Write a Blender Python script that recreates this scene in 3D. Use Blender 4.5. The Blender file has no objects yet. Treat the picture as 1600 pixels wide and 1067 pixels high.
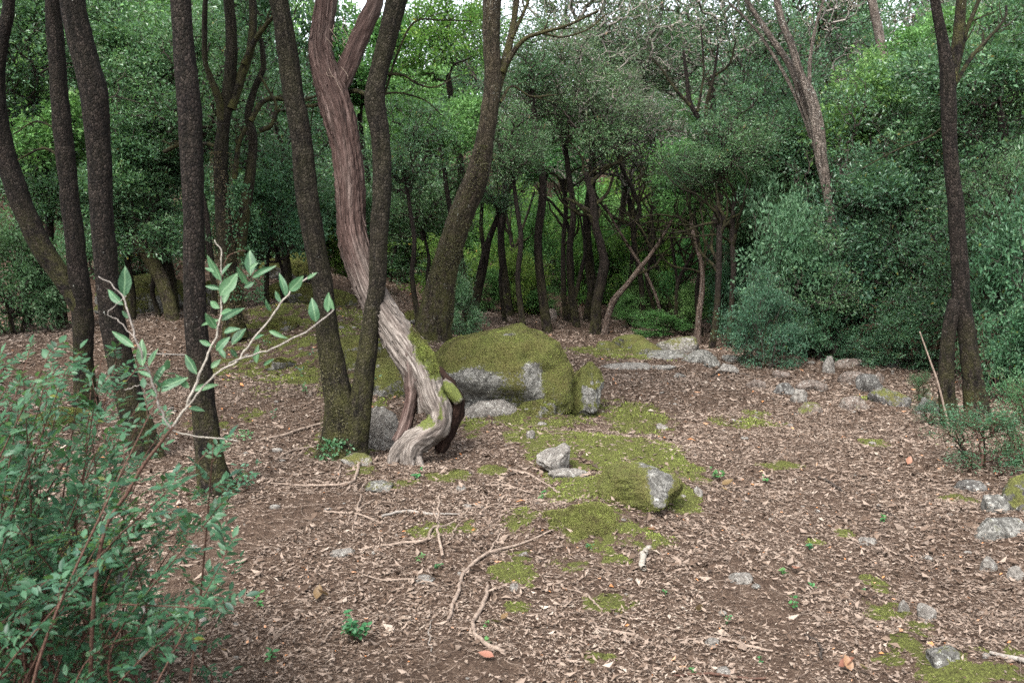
import bpy, math, random
import numpy as np
from mathutils import Vector, Matrix

random.seed(7)
rng = np.random.default_rng(7)
C = bpy.context.scene.collection
SC = bpy.context.scene

# ------------------------------------------------------------------ camera, sky, sun, exposure
F = 1333.0
PITCH = math.radians(4.4)
CAMZ = 1.6
cam_data = bpy.data.cameras.new('camera')
cam_data.sensor_width = 36.0
cam_data.lens = 36.0 * F / 1600.0
cam_data.clip_start = 0.05
cam_data.clip_end = 600.0
cam_data.dof.use_dof = True
cam_data.dof.focus_distance = 7.5
cam_data.dof.aperture_fstop = 6.3
cam = bpy.data.objects.new('camera', cam_data)
C.objects.link(cam)
cam.location = (0, 0, CAMZ)
cam.rotation_euler = (math.pi / 2 - PITCH, 0, 0)
SC.camera = cam

SUN_EL, SUN_AZ = math.radians(52), math.radians(205)     # azimuth from +Y towards +X
world = bpy.data.worlds.new('World')
SC.world = world
world.use_nodes = True
wn = world.node_tree
bg = wn.nodes['Background']
sky = wn.nodes.new('ShaderNodeTexSky')
sky.sky_type = 'NISHITA'
sky.sun_disc = False
sky.sun_elevation = SUN_EL
sky.sun_rotation = SUN_AZ
sky.air_density = 1.0
sky.dust_density = 3.0
hs = wn.nodes.new('ShaderNodeHueSaturation')            # thin cloud cover: a paler, greyer sky
hs.inputs['Saturation'].default_value = 0.28
wn.links.new(sky.outputs[0], hs.inputs['Color'])
wn.links.new(hs.outputs[0], bg.inputs['Color'])
bg.inputs['Strength'].default_value = 0.15

sd = bpy.data.lights.new('sun', 'SUN')
sd.energy = 1.35
sd.angle = math.radians(18)
sd.color = (1.0, 0.97, 0.92)
sun = bpy.data.objects.new('sun', sd)
C.objects.link(sun)
to_sun = Vector((math.sin(SUN_AZ) * math.cos(SUN_EL), math.cos(SUN_AZ) * math.cos(SUN_EL), math.sin(SUN_EL)))
sun.rotation_euler = to_sun.to_track_quat('Z', 'Y').to_euler()
sun.location = (0, 0, 30)

SC.view_settings.view_transform = 'Standard'
SC.view_settings.look = 'None'
SC.view_settings.exposure = 2.15
SC.view_settings.gamma = 1.0
SC.view_settings.use_curve_mapping = False
SC.render.engine = 'CYCLES'
cy = SC.cycles
cy.max_bounces = 6
cy.diffuse_bounces = 4
cy.glossy_bounces = 2
cy.transmission_bounces = 3
cy.transparent_max_bounces = 4
cy.caustics_reflective = False
cy.caustics_refractive = False
cy.use_denoising = False

# ------------------------------------------------------------------ numeric helpers
def _hash(ix, iy, iz, seed):
    h = (ix.astype(np.uint32) * np.uint32(374761393) + iy.astype(np.uint32) * np.uint32(668265263)
         + iz.astype(np.uint32) * np.uint32(2147483647) + np.uint32((seed * 974634777) & 0xffffffff))
    h = (h ^ (h >> np.uint32(13))) * np.uint32(1274126177)
    h = h ^ (h >> np.uint32(16))
    h = (h * np.uint32(2246822519)); h = h ^ (h >> np.uint32(15))
    return h.astype(np.float64) / 4294967295.0 * 2 - 1

def noise(P, seed=0):
    """smooth value noise, about -1..1, P is N x 3"""
    P = np.asarray(P, dtype=np.float64)
    fl = np.floor(P)
    f = P - fl
    f = f * f * f * (f * (f * 6 - 15) + 10)
    i = fl.astype(np.int64)
    out = 0
    for dx in (0, 1):
        for dy in (0, 1):
            for dz in (0, 1):
                w = ((f[:, 0] if dx else 1 - f[:, 0]) * (f[:, 1] if dy else 1 - f[:, 1]) * (f[:, 2] if dz else 1 - f[:, 2]))
                out = out + w * _hash(i[:, 0] + dx, i[:, 1] + dy, i[:, 2] + dz, seed)
    return out

def fbm(P, octv=4, seed=0, gain=0.5):
    P = np.asarray(P, dtype=np.float64)
    a, t, out = 1.0, 0.0, 0
    for k in range(octv):
        out = out + a * noise(P * (2.03 ** k) + 17.3 * k, seed + k)
        t += a; a *= gain
    return out / t

def sstep(a, b, x):
    t = np.clip((x - a) / (b - a), 0, 1)
    return t * t * (3 - 2 * t)

_cp, _sp = math.cos(PITCH), math.sin(PITCH)
def ray(px, py):
    x = (px - 800.0) / F; y = -(py - 533.5) / F
    return np.array([x, _cp + y * _sp, -_sp + y * _cp])

def at(px, py, Y):
    """the point of the place seen at photo position px, py when it stands Y metres ahead"""
    d = ray(px, py); t = Y / d[1]
    return np.array([d[0] * t, Y, CAMZ + d[2] * t])

# ------------------------------------------------------------------ lie of the land
_ctl = [  # px, py, metres ahead
    (100, 1067, 3.4), (500, 1067, 3.4), (800, 1067, 3.4), (1200, 1067, 3.4), (1600, 1067, 3.3),
    (340, 780, 6.1), (530, 715, 7.3), (640, 725, 7.1), (900, 790, 5.75), (1000, 800, 5.7), (930, 690, 7.7),
    (1080, 800, 5.8), (1300, 800, 5.85), (1550, 800, 5.8), (1100, 680, 8.5), (1300, 680, 8.5), (1480, 665, 9.0),
    (200, 720, 7.1), (60, 720, 7.0), (130, 640, 8.8), (300, 600, 10.0), (430, 600, 10.0), (430, 480, 14.5),
    (300, 490, 14.0), (100, 520, 12.5), (20, 530, 12.0), (540, 520, 12.5), (600, 600, 9.8), (680, 530, 11.8),
    (770, 640, 9.9), (900, 650, 9.4), (900, 590, 12.0), (1050, 590, 12.2), (1000, 560, 14.0), (1200, 595, 12.2),
    (1350, 600, 11.8), (1550, 600, 11.5), (850, 503, 19.0), (760, 492, 20.0), (930, 525, 17.5), (1000, 520, 18.0),
    (1100, 545, 15.5), (600, 470, 17.0), (450, 420, 19.0), (250, 400, 20.0), (50, 420, 18.0), (1300, 520, 17.0), (1550, 520, 16.5)]
_c = np.array([at(*q) for q in _ctl])
_far = np.array([[-12, 26, 4.5], [0, 27, 1.6], [10, 26, 3.0], [-20, 40, 9], [0, 42, 4.5], [22, 40, 8], [-30, 62, 16], [0, 64, 11], [32, 62, 14],
                 [-10, 5, 0.4], [10, 5, 0.1], [0, -3, 0], [-8, -3, 0.2], [8, -3, 0], [-12, 12, 1.2], [12, 12, .6], [-45, 20, 9], [45, 20, 7], [-60, 90, 22], [60, 90, 20], [0, 95, 18], [0, 1, 0],
                 [-30, 0, 3], [30, 0, 2], [0, -40, -1], [0, 15, .35]])
_cz = np.vstack([_c, _far])
def Hbase(x, y):
    x = np.asarray(x, float); y = np.asarray(y, float)
    num = np.zeros_like(x); den = np.zeros_like(x)
    s = 0.5 + 0.06 * np.abs(y)
    for cx, cyy, cz in _cz:
        d2 = ((x - cx) ** 2 + (y - cyy) ** 2)
        w = 1.0 / (d2 + s * s) ** 2.2
        num += w * cz; den += w
    return num / den

_mounds = []   # x, y, rx, ry, h
for px, py, rx, ry, h in ((925, 815, .42, .35, .13), (1000, 770, .5, .42, .17), (950, 700, .6, .5, .10), (840, 835, .25, .2, .06),
                          (1400, 1010, .16, .14, .03), (1480, 1050, .2, .14, .04), (700, 850, .25, .2, .04), (830, 655, .5, .3, .1),
                          (530, 560, .9, .7, .15), (470, 500, 1.0, .9, .2), (1560, 830, .5, .4, .12), (1380, 640, .7, .4, .08)):
    d = ray(px, py); t = None
    for yy in np.arange(2.5, 25, 0.02):
        p = at(px, py, yy)
        if p[2] <= Hbase(np.array([p[0]]), np.array([p[1]]))[0]:
            _mounds.append((p[0], p[1], rx, ry, h)); break

def H(x, y):
    x = np.asarray(x, float); y = np.asarray(y, float)
    z = Hbase(x, y)
    for mx, my, rx, ry, h in _mounds:
        q = ((x - mx) / rx) ** 2 + ((y - my) / ry) ** 2
        z = z + h * np.exp(-q * 1.2)
    P = np.stack([x, y, np.zeros_like(x)], -1).reshape(-1, 3)
    n1 = fbm(P * 0.9, 3, 11).reshape(x.shape); n2 = fbm(P * 6.0, 3, 23).reshape(x.shape)
    return z + 0.06 * n1 + 0.012 * n2

def Hs(x, y):
    return float(H(np.array([x]), np.array([y]))[0])

_yy = np.concatenate([np.arange(1.2, 14, 0.025), np.arange(14, 60, 0.1)])
def ground_at(px, py, default=20.0):
    d = ray(px, py); t = _yy / d[1]
    X = d[0] * t; Z = CAMZ + d[2] * t
    below = Z <= H(X, _yy)
    k = int(np.argmax(below)) if below.any() else None
    if k is None:
        p = at(px, py, default); return np.array([p[0], p[1], Hs(p[0], p[1])])
    return np.array([X[k], _yy[k], H(X[k:k+1], _yy[k:k+1])[0]])

def mpp(Y):      # metres per photo pixel at distance Y
    return Y / F

# ------------------------------------------------------------------ mesh helpers
def tri_mesh(name, V, T, mats, mi=None, smooth=None, vattr=None, fattr=None):
    V = np.asarray(V, dtype=np.float32).reshape(-1, 3); T = np.asarray(T, dtype=np.int32).reshape(-1, 3)
    me = bpy.data.meshes.new(name)
    me.vertices.add(len(V)); me.vertices.foreach_set('co', V.ravel())
    me.loops.add(len(T) * 3); me.loops.foreach_set('vertex_index', T.ravel())
    me.polygons.add(len(T))
    me.polygons.foreach_set('loop_start', np.arange(0, len(T) * 3, 3, dtype=np.int32))
    me.polygons.foreach_set('loop_total', np.full(len(T), 3, dtype=np.int32))
    if mi is not None: me.polygons.foreach_set('material_index', np.asarray(mi, dtype=np.int32))
    if smooth is True: smooth = np.ones(len(T), bool)
    if smooth is not None: me.polygons.foreach_set('use_smooth', np.asarray(smooth, dtype=bool))
    else: me.polygons.foreach_set('use_smooth', np.zeros(len(T), dtype=bool))
    for m in mats: me.materials.append(m)
    for k, a in (vattr or {}).items():
        a = np.asarray(a, dtype=np.float32)
        if a.ndim == 2:
            at_ = me.attributes.new(k, 'FLOAT_VECTOR', 'POINT'); at_.data.foreach_set('vector', a.ravel())
        else:
            at_ = me.attributes.new(k, 'FLOAT', 'POINT'); at_.data.foreach_set('value', a)
    for k, a in (fattr or {}).items():
        at_ = me.attributes.new(k, 'FLOAT', 'FACE'); at_.data.foreach_set('value', np.asarray(a, dtype=np.float32))
    me.update(calc_edges=True)
    return me

def obj(name, me, parent=None, loc=(0, 0, 0), rot=(0, 0, 0), scale=None):
    o = bpy.data.objects.new(name, me); C.objects.link(o)
    o.location = [float(q) for q in loc]; o.rotation_euler = rot
    if scale is not None: o.scale = (scale,) * 3 if isinstance(scale, (int, float)) else scale
    if parent: o.parent = parent
    return o

def tag(o, label=None, cat=None, group=None, kind=None):
    if label: o['label'] = label
    if cat: o['category'] = cat
    if group: o['group'] = group
    if kind: o['kind'] = kind
    return o

def thing(name, loc, label, cat, group=None, rz=0.0):
    o = bpy.data.objects.new(name, None); C.objects.link(o)
    o.location = [float(q) for q in loc]; o.rotation_euler = (0, 0, rz)
    o.empty_display_size = 0.2
    return tag(o, label, cat, group)

def catmull(P, n):
    P = np.asarray(P, float)
    if len(P) == 2:
        t = np.linspace(0, 1, n)[:, None]; return P[0] * (1 - t) + P[1] * t
    Q = np.vstack([2 * P[0] - P[1], P, 2 * P[-1] - P[-2]])
    seg = np.linalg.norm(np.diff(P[:, :3], axis=0), axis=1) + 1e-6
    cum = np.concatenate([[0], np.cumsum(seg)])
    s = np.linspace(0, cum[-1], n)
    k = np.clip(np.searchsorted(cum, s, side='right') - 1, 0, len(seg) - 1)
    t = ((s - cum[k]) / seg[k])[:, None]
    p0, p1, p2, p3 = Q[k], Q[k + 1], Q[k + 2], Q[k + 3]
    return 0.5 * (2 * p1 + (p2 - p0) * t + (2 * p0 - 5 * p1 + 4 * p2 - p3) * t ** 2 + (3 * p1 - p0 - 3 * p2 + p3) * t ** 3)

def tube(P, R, sides=8, amp=0.0, nscale=6.0, seed=0, flare=0.0, flen=0.25, twist=0.0, ridges=0.0, nridge=9, cap=True, lobes=5):
    """rings along P (N x 3) with radii R -> V, T, bark coordinates"""
    P = np.asarray(P, float); R = np.asarray(R, float); n = len(P)
    tang = np.gradient(P, axis=0); tang /= np.linalg.norm(tang, axis=1)[:, None] + 1e-9
    N = np.zeros_like(P)
    ref = np.array([1.0, 0, 0]) if abs(tang[0][0]) < 0.9 else np.array([0, 1.0, 0])
    v = ref - tang[0] * ref.dot(tang[0]); N[0] = v / np.linalg.norm(v)
    for i in range(1, n):
        v = N[i - 1] - tang[i] * N[i - 1].dot(tang[i]); N[i] = v / (np.linalg.norm(v) + 1e-9)
    B = np.cross(tang, N)
    L = np.concatenate([[0], np.cumsum(np.linalg.norm(np.diff(P, axis=0), axis=1))])
    th = np.linspace(0, 2 * math.pi, sides, endpoint=False)
    TH, LL = np.meshgrid(th, L)
    RR = np.repeat(R[:, None], sides, 1)
    rm = max(float(R.mean()), 1e-4)
    bc = np.stack([np.cos(TH) * RR, np.sin(TH) * RR, LL], -1)
    K = RR.copy()
    if amp:
        q = bc.reshape(-1, 3) * np.array([1, 1, 0.6]) * nscale
        K = K * (1 + amp * fbm(q, 3, seed).reshape(K.shape))
    if ridges:
        t2 = TH + twist * LL
        q = np.stack([np.cos(t2) * nridge * .35, np.sin(t2) * nridge * .35, LL * 1.2], -1).reshape(-1, 3)
        K = K * (1 + ridges * fbm(q, 4, seed + 5, 0.65).reshape(K.shape))
    if flare:
        lob = 0.55 + 0.45 * np.cos(lobes * TH + seed + 1.5 * np.sin(TH))
        K = K * (1 + flare * np.exp(-LL / flen) * lob)
    V = P[:, None, :] + K[..., None] * (np.cos(TH)[..., None] * N[:, None, :] + np.sin(TH)[..., None] * B[:, None, :])
    V = V.reshape(-1, 3); bc = bc.reshape(-1, 3)
    i = np.arange(n - 1)[:, None] * sides; j = np.arange(sides)[None, :]; j2 = (j + 1) % sides
    a, b, c, d = i + j, i + j2, i + sides + j2, i + sides + j
    T = np.stack([np.stack([a, b, c], -1), np.stack([a, c, d], -1)], 2).reshape(-1, 3)
    if cap:
        V = np.vstack([V, P[-1] + tang[-1] * R[-1] * .3]); bc = np.vstack([bc, [0, 0, L[-1]]])
        k = (n - 1) * sides; m = len(V) - 1
        T = np.vstack([T, np.stack([k + np.arange(sides), k + (np.arange(sides) + 1) % sides, np.full(sides, m)], -1)])
    return V, T, bc

class Acc:
    """collects triangles for one mesh"""
    def __init__(s): s.V, s.T, s.B, s.M, s.F, s.S, s.n = [], [], [], [], [], [], 0
    def add(s, V, T, B=None, mi=0, f=None, smooth=True):
        V = np.asarray(V, float); T = np.asarray(T)
        s.V.append(V); s.T.append(T + s.n); s.B.append(V if B is None else B)
        s.M.append(np.full(len(T), mi)); s.S.append(np.full(len(T), smooth))
        s.F.append(np.full(len(T), 0.5) if f is None else f); s.n += len(V)
    def mesh(s, name, mats):
        return tri_mesh(name, np.vstack(s.V), np.vstack(s.T), mats, np.concatenate(s.M), np.concatenate(s.S),
                        {'bark': np.vstack(s.B)}, {'tint': np.concatenate(s.F)})
    @property
    def tris(s): return sum(len(t) for t in s.T)

def leaves_np(Pos, Dir, Nor, L, W, curl=0.15):
    """leaf of two triangles folded along its midrib; Pos base N x 3, Dir along, Nor up"""
    Dir = Dir / (np.linalg.norm(Dir, axis=1)[:, None] + 1e-9)
    Nor = Nor - Dir * (Nor * Dir).sum(1)[:, None]; Nor /= np.linalg.norm(Nor, axis=1)[:, None] + 1e-9
    S = np.cross(Dir, Nor); L = L[:, None]; W = W[:, None]
    base = Pos; tip = Pos + Dir * L - Nor * L * curl
    m = Pos + Dir * L * .48
    l = m + S * W * .5 + Nor * W * .22; r = m - S * W * .5 + Nor * W * .22
    V = np.stack([base, l, tip, r], 1).reshape(-1, 3)
    k = np.arange(len(Pos))[:, None] * 4
    T = np.stack([k + [0, 1, 2], k + [0, 2, 3]], 1).reshape(-1, 3)
    return V, T

def shaped_leaf(L=1.0, W=0.45, fold=0.18, curl=0.25, rows=5):
    """a leaf blade with midrib, 4*rows triangles, base at origin pointing +Y, face up +Z"""
    V, T = [], []
    for i in range(rows + 1):
        t = i / rows; w = W * .5 * (math.sin(math.pi * min(1, t ** .8)) ** .8 if 0 < t < 1 else 0.02)
        z = -curl * L * t * t
        V += [(-w, t * L, z + fold * w * 2), (0, t * L, z), (w, t * L, z + fold * w * 2)]
    for i in range(rows):
        a = i * 3; b = a + 3
        T += [(a, a + 1, b + 1), (a, b + 1, b), (a + 1, a + 2, b + 2), (a + 1, b + 2, b + 1)]
    return np.array(V, float), np.array(T)

def frame(d, up):
    d = d / (np.linalg.norm(d) + 1e-9); up = up - d * up.dot(d); up = up / (np.linalg.norm(up) + 1e-9)
    x = np.cross(d, up); return np.stack([x, d, up], 1)
# ------------------------------------------------------------------ materials
def new_mat(name, rough=0.8, spec=0.3):
    m = bpy.data.materials.new(name); m.use_nodes = True
    nt = m.node_tree; b = nt.nodes['Principled BSDF']
    b.inputs['Roughness'].default_value = rough; b.inputs['Specular IOR Level'].default_value = spec
    return m, nt, b
def nd(nt, typ, **kw):
    n = nt.nodes.new(typ)
    for k, v in kw.items():
        if k in n.inputs: n.inputs[k].default_value = v
        else: setattr(n, k, v)
    return n
def ramp(nt, fac, stops, interp='LINEAR'):
    r = nt.nodes.new('ShaderNodeValToRGB'); r.color_ramp.interpolation = interp
    e = r.color_ramp.elements
    while len(e) < len(stops): e.new(0.5)
    for k, (p, c) in enumerate(stops):
        e[k].position = p; e[k].color = (c[0], c[1], c[2], 1) if hasattr(c, '__len__') else (c, c, c, 1)
    nt.links.new(fac, r.inputs[0]); return r.outputs[0]
def mix(nt, fac, a, b, mode='MIX'):
    m = nt.nodes.new('ShaderNodeMix'); m.data_type = 'RGBA'; m.blend_type = mode
    for s, v in ((0, fac), (6, a), (7, b)):
        if isinstance(v, (int, float)): m.inputs[s].default_value = v
        elif isinstance(v, tuple): m.inputs[s].default_value = (*v, 1)
        else: nt.links.new(v, m.inputs[s])
    return m.outputs[2]
def mth(nt, op, a, b=None, clamp=False):
    m = nt.nodes.new('ShaderNodeMath'); m.operation = op; m.use_clamp = clamp
    for s, v in ((0, a), (1, b)):
        if v is None: continue
        if isinstance(v, (int, float)): m.inputs[s].default_value = v
        else: nt.links.new(v, m.inputs[s])
    return m.outputs[0]
def attr(nt, name):
    a = nt.nodes.new('ShaderNodeAttribute'); a.attribute_name = name; return a
def nz(nt, vec, scale, detail=4, rough=0.6, dist=0.0):
    n = nd(nt, 'ShaderNodeTexNoise', Scale=scale, Detail=detail, Roughness=rough, Distortion=dist)
    if vec is not None: nt.links.new(vec, n.inputs['Vector'])
    return n.outputs['Fac']
def vmul(nt, vec, s):
    m = nt.nodes.new('ShaderNodeVectorMath'); m.operation = 'MULTIPLY'; nt.links.new(vec, m.inputs[0]); m.inputs[1].default_value = s
    return m.outputs[0]
def bump(nt, b, h, strength=0.5, dist=0.01):
    n = nd(nt, 'ShaderNodeBump', Strength=strength, Distance=dist); nt.links.new(h, n.inputs['Height'])
    nt.links.new(n.outputs[0], b.inputs['Normal'])

def leaf_mat(name, dark, mid, light, trans=0.42, odd=None, rough=0.5, spec=0.3, var=0.35):
    m, nt, b = new_mat(name, rough, spec)
    t = attr(nt, 'tint').outputs['Fac']
    stops = [(0.0, dark), (0.5, mid), (0.93, light)]
    if odd: stops.append((0.975, odd))
    c = ramp(nt, t, stops)
    oi = nt.nodes.new('ShaderNodeObjectInfo')
    g = nt.nodes.new('ShaderNodeNewGeometry')
    hsn = nt.nodes.new('ShaderNodeHueSaturation')
    v = mth(nt, 'MULTIPLY_ADD', oi.outputs['Random'], var); nt.nodes[-1].inputs[2].default_value = 1.0 - var / 2
    nt.links.new(v, hsn.inputs['Value'])
    h = mth(nt, 'MULTIPLY_ADD', oi.outputs['Random'], -0.06); nt.nodes[-1].inputs[2].default_value = 0.53
    nt.links.new(h, hsn.inputs['Hue']); nt.links.new(c, hsn.inputs['Color'])
    c = hsn.outputs[0]
    back = mix(nt, 0.18, c, (0.10, 0.125, 0.09))        # paler matt underside
    c2 = mix(nt, g.outputs['Backfacing'], c, back)
    nt.links.new(c2, b.inputs['Base Color'])
    tr = nt.nodes.new('ShaderNodeBsdfTranslucent')
    tc = mix(nt, 0.5, c, (0.10, 0.20, 0.03)); nt.links.new(tc, tr.inputs[0])
    ms = nt.nodes.new('ShaderNodeMixShader'); ms.inputs[0].default_value = trans
    nt.links.new(b.outputs[0], ms.inputs[1]); nt.links.new(tr.outputs[0], ms.inputs[2])
    nt.links.new(ms.outputs[0], nt.nodes['Material Output'].inputs[0])
    return m

M = {}
M['leaf_oak'] = leaf_mat('holm oak leaves', (0.0338, 0.0858, 0.0390), (0.0754, 0.1716, 0.0806), (0.1625, 0.2925, 0.1495), odd=(0.1950, 0.1560, 0.0390), rough=.38, spec=.5)
M['leaf_blue'] = leaf_mat('grey green leaves', (0.0364, 0.0910, 0.0450), (0.0780, 0.1716, 0.0860), (0.1625, 0.2795, 0.1560))
M['leaf_fresh'] = leaf_mat('fresh green leaves', (0.0442, 0.1170, 0.0338), (0.0936, 0.2210, 0.0624), (0.1690, 0.3380, 0.1040), trans=.4)
M['leaf_lime'] = leaf_mat('leaves painted sunlit yellow green', (0.0650, 0.1300, 0.0260), (0.1300, 0.2470, 0.0494), (0.2210, 0.3640, 0.0715), trans=.5, odd=(0.3900, 0.2860, 0.0520))  # brighter leaf colour, stands in for light the undergrowth does not get
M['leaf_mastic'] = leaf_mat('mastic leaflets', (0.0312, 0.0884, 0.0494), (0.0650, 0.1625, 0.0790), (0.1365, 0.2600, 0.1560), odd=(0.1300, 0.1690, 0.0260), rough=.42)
M['leaf_sapling'] = leaf_mat('sapling leaves', (.035, .12, .055), (.06, .175, .08), (.11, .235, .13), trans=.3, rough=.5)
M['leaf_seed'] = leaf_mat('seedling leaves', (.026, .09, .03), (.045, .15, .045), (.08, .22, .07), trans=.35)
M['leaf_sparse'] = leaf_mat('sparse dusty leaves', (0.0455, 0.0845, 0.0494), (0.0910, 0.1495, 0.0910), (0.1560, 0.2210, 0.1430), odd=(0.2860, 0.1950, 0.1170))
M['leaf_ivy'] = leaf_mat('brown olive ivy scales', (.028, .022, .010), (.075, .062, .028), (.14, .125, .06), trans=.15)
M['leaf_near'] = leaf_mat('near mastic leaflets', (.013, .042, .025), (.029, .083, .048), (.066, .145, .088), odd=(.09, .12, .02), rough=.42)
M['leaf_dry'] = leaf_mat('dry russet leaves', (.07, .038, .022), (.145, .078, .042), (.22, .13, .07), trans=.2)

def twig_mat(name, col, col2, rough=.85):
    m, nt, b = new_mat(name, rough, .15)
    f = nz(nt, attr(nt, 'bark').outputs['Vector'], 35, 4)
    nt.links.new(ramp(nt, f, [(.3, col), (.7, col2)]), b.inputs['Base Color'])
    bump(nt, b, f, .6, .004)
    return m
M['twig_dark'] = twig_mat('dark twigs', (.022, .017, .014), (.055, .045, .038))
M['twig_grey'] = twig_mat('grey twigs', (.13, .115, .10), (.26, .235, .21))
M['twig_tan'] = twig_mat('weathered stick bark', (.11, .08, .062), (.26, .205, .165))
M['twig_red'] = twig_mat('reddish stems', (.04, .02, .015), (.10, .058, .042))
M['twig_pale'] = twig_mat('pale peeled stems', (.17, .15, .125), (.31, .285, .245))

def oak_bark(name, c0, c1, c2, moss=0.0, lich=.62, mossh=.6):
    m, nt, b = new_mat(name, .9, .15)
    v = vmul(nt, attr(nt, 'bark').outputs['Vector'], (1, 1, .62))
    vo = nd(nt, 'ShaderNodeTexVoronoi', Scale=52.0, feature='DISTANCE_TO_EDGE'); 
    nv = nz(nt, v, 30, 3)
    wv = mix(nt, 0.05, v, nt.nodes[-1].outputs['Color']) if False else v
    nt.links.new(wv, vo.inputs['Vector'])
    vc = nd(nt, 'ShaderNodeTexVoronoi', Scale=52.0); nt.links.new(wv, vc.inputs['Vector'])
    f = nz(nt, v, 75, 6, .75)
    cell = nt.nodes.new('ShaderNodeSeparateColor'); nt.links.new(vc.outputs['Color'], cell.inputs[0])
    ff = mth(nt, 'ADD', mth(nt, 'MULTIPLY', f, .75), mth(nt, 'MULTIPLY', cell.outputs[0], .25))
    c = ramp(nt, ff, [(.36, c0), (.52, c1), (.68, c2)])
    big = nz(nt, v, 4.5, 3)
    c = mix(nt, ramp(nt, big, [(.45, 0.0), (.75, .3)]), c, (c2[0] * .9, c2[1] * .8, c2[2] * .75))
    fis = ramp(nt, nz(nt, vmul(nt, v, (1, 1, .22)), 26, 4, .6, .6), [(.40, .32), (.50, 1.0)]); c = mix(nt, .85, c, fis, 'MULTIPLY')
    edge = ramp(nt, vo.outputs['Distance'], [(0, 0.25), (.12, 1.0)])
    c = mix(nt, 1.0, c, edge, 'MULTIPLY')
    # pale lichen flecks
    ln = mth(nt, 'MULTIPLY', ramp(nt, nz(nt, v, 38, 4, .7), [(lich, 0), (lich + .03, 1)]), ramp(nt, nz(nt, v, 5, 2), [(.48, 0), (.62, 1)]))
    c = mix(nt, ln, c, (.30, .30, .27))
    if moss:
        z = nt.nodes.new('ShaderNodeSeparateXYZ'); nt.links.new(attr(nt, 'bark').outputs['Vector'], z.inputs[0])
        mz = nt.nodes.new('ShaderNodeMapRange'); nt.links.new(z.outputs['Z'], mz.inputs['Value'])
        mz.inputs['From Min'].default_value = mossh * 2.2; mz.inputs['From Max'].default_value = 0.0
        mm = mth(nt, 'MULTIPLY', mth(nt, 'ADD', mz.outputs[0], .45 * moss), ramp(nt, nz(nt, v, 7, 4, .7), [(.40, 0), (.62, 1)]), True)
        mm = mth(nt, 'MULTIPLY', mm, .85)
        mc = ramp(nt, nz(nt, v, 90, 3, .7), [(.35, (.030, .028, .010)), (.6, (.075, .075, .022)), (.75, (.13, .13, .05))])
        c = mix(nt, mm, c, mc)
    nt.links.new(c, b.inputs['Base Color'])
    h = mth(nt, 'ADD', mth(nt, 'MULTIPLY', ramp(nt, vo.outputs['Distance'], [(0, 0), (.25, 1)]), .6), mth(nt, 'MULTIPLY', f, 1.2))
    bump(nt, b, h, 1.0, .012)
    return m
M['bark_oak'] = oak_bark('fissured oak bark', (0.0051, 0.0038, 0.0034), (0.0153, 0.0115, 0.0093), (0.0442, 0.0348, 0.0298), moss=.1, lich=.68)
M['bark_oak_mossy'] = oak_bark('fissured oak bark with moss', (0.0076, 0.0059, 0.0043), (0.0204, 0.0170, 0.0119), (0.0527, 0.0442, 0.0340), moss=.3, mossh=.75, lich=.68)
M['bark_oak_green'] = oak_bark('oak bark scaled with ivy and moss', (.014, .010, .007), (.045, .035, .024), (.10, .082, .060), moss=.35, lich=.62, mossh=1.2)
M['bark_far'] = oak_bark('dark understory bark', (.008, .006, .005), (.022, .016, .0135), (.055, .043, .036), moss=.1, lich=.7)
M['bark_pale'] = oak_bark('pale smooth bark', (.05, .04, .033), (.13, .105, .088), (.25, .215, .185), lich=.58)
M['bark_red'] = oak_bark('rusty pale bark', (.06, .04, .03), (.14, .10, .08), (.25, .20, .165), lich=.6)

def fibre_bark():
    m, nt, b = new_mat('stringy peeling bark', .8, .2)
    bv = attr(nt, 'bark').outputs['Vector']
    v = vmul(nt, bv, (26, 26, 1.6)); v2 = vmul(nt, bv, (90, 90, 4.5))
    f = nz(nt, v, 1.0, 6, .7, .4); g = nz(nt, v2, 1.0, 4, .7, .3)
    ff = mth(nt, 'ADD', mth(nt, 'MULTIPLY', f, .6), mth(nt, 'MULTIPLY', g, .4))
    red = ramp(nt, ff, [(.34, (.008, .005, .004)), (.5, (.048, .028, .023)), (.66, (.165, .115, .10))])
    grey = ramp(nt, ff, [(.34, (.022, .018, .015)), (.5, (.13, .11, .095)), (.66, (.36, .325, .29))])
    z = nt.nodes.new('ShaderNodeSeparateXYZ'); nt.links.new(bv, z.inputs[0])
    mr = nt.nodes.new('ShaderNodeMapRange'); nt.links.new(z.outputs['Z'], mr.inputs['Value'])
    mr.inputs['From Min'].default_value = .8; mr.inputs['From Max'].default_value = 1.7
    k = mth(nt, 'ADD', mr.outputs[0], mth(nt, 'MULTIPLY', mth(nt, 'SUBTRACT', nz(nt, vmul(nt, bv, (9, 9, 1.2)), 1.0, 3), .5), 1.6), True)
    c = mix(nt, k, grey, red)
    ms = attr(nt, 'moss').outputs['Fac']
    mf = mth(nt, 'MULTIPLY_ADD', nz(nt, bv, 26, 4, .7), 1.2); nt.nodes[-1].inputs[2].default_value = -.6
    mm = ramp(nt, mth(nt, 'ADD', ms, mf), [(.45, 0), (.6, 1)])
    mc = ramp(nt, nz(nt, bv, 110, 3, .7), [(.35, (.035, .042, .012)), (.65, (.11, .13, .03))])
    nt.links.new(mix(nt, mm, c, mc), b.inputs['Base Color'])
    bump(nt, b, ff, 1.0, .02)
    return m
M['bark_dead'] = fibre_bark()
M['wood_rot'], _nt, _b = new_mat('rotten dark wood', .95, .1)
_f = nz(_nt, vmul(_nt, attr(_nt, 'bark').outputs['Vector'], (30, 30, 5)), 1.0, 5, .7)
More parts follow.
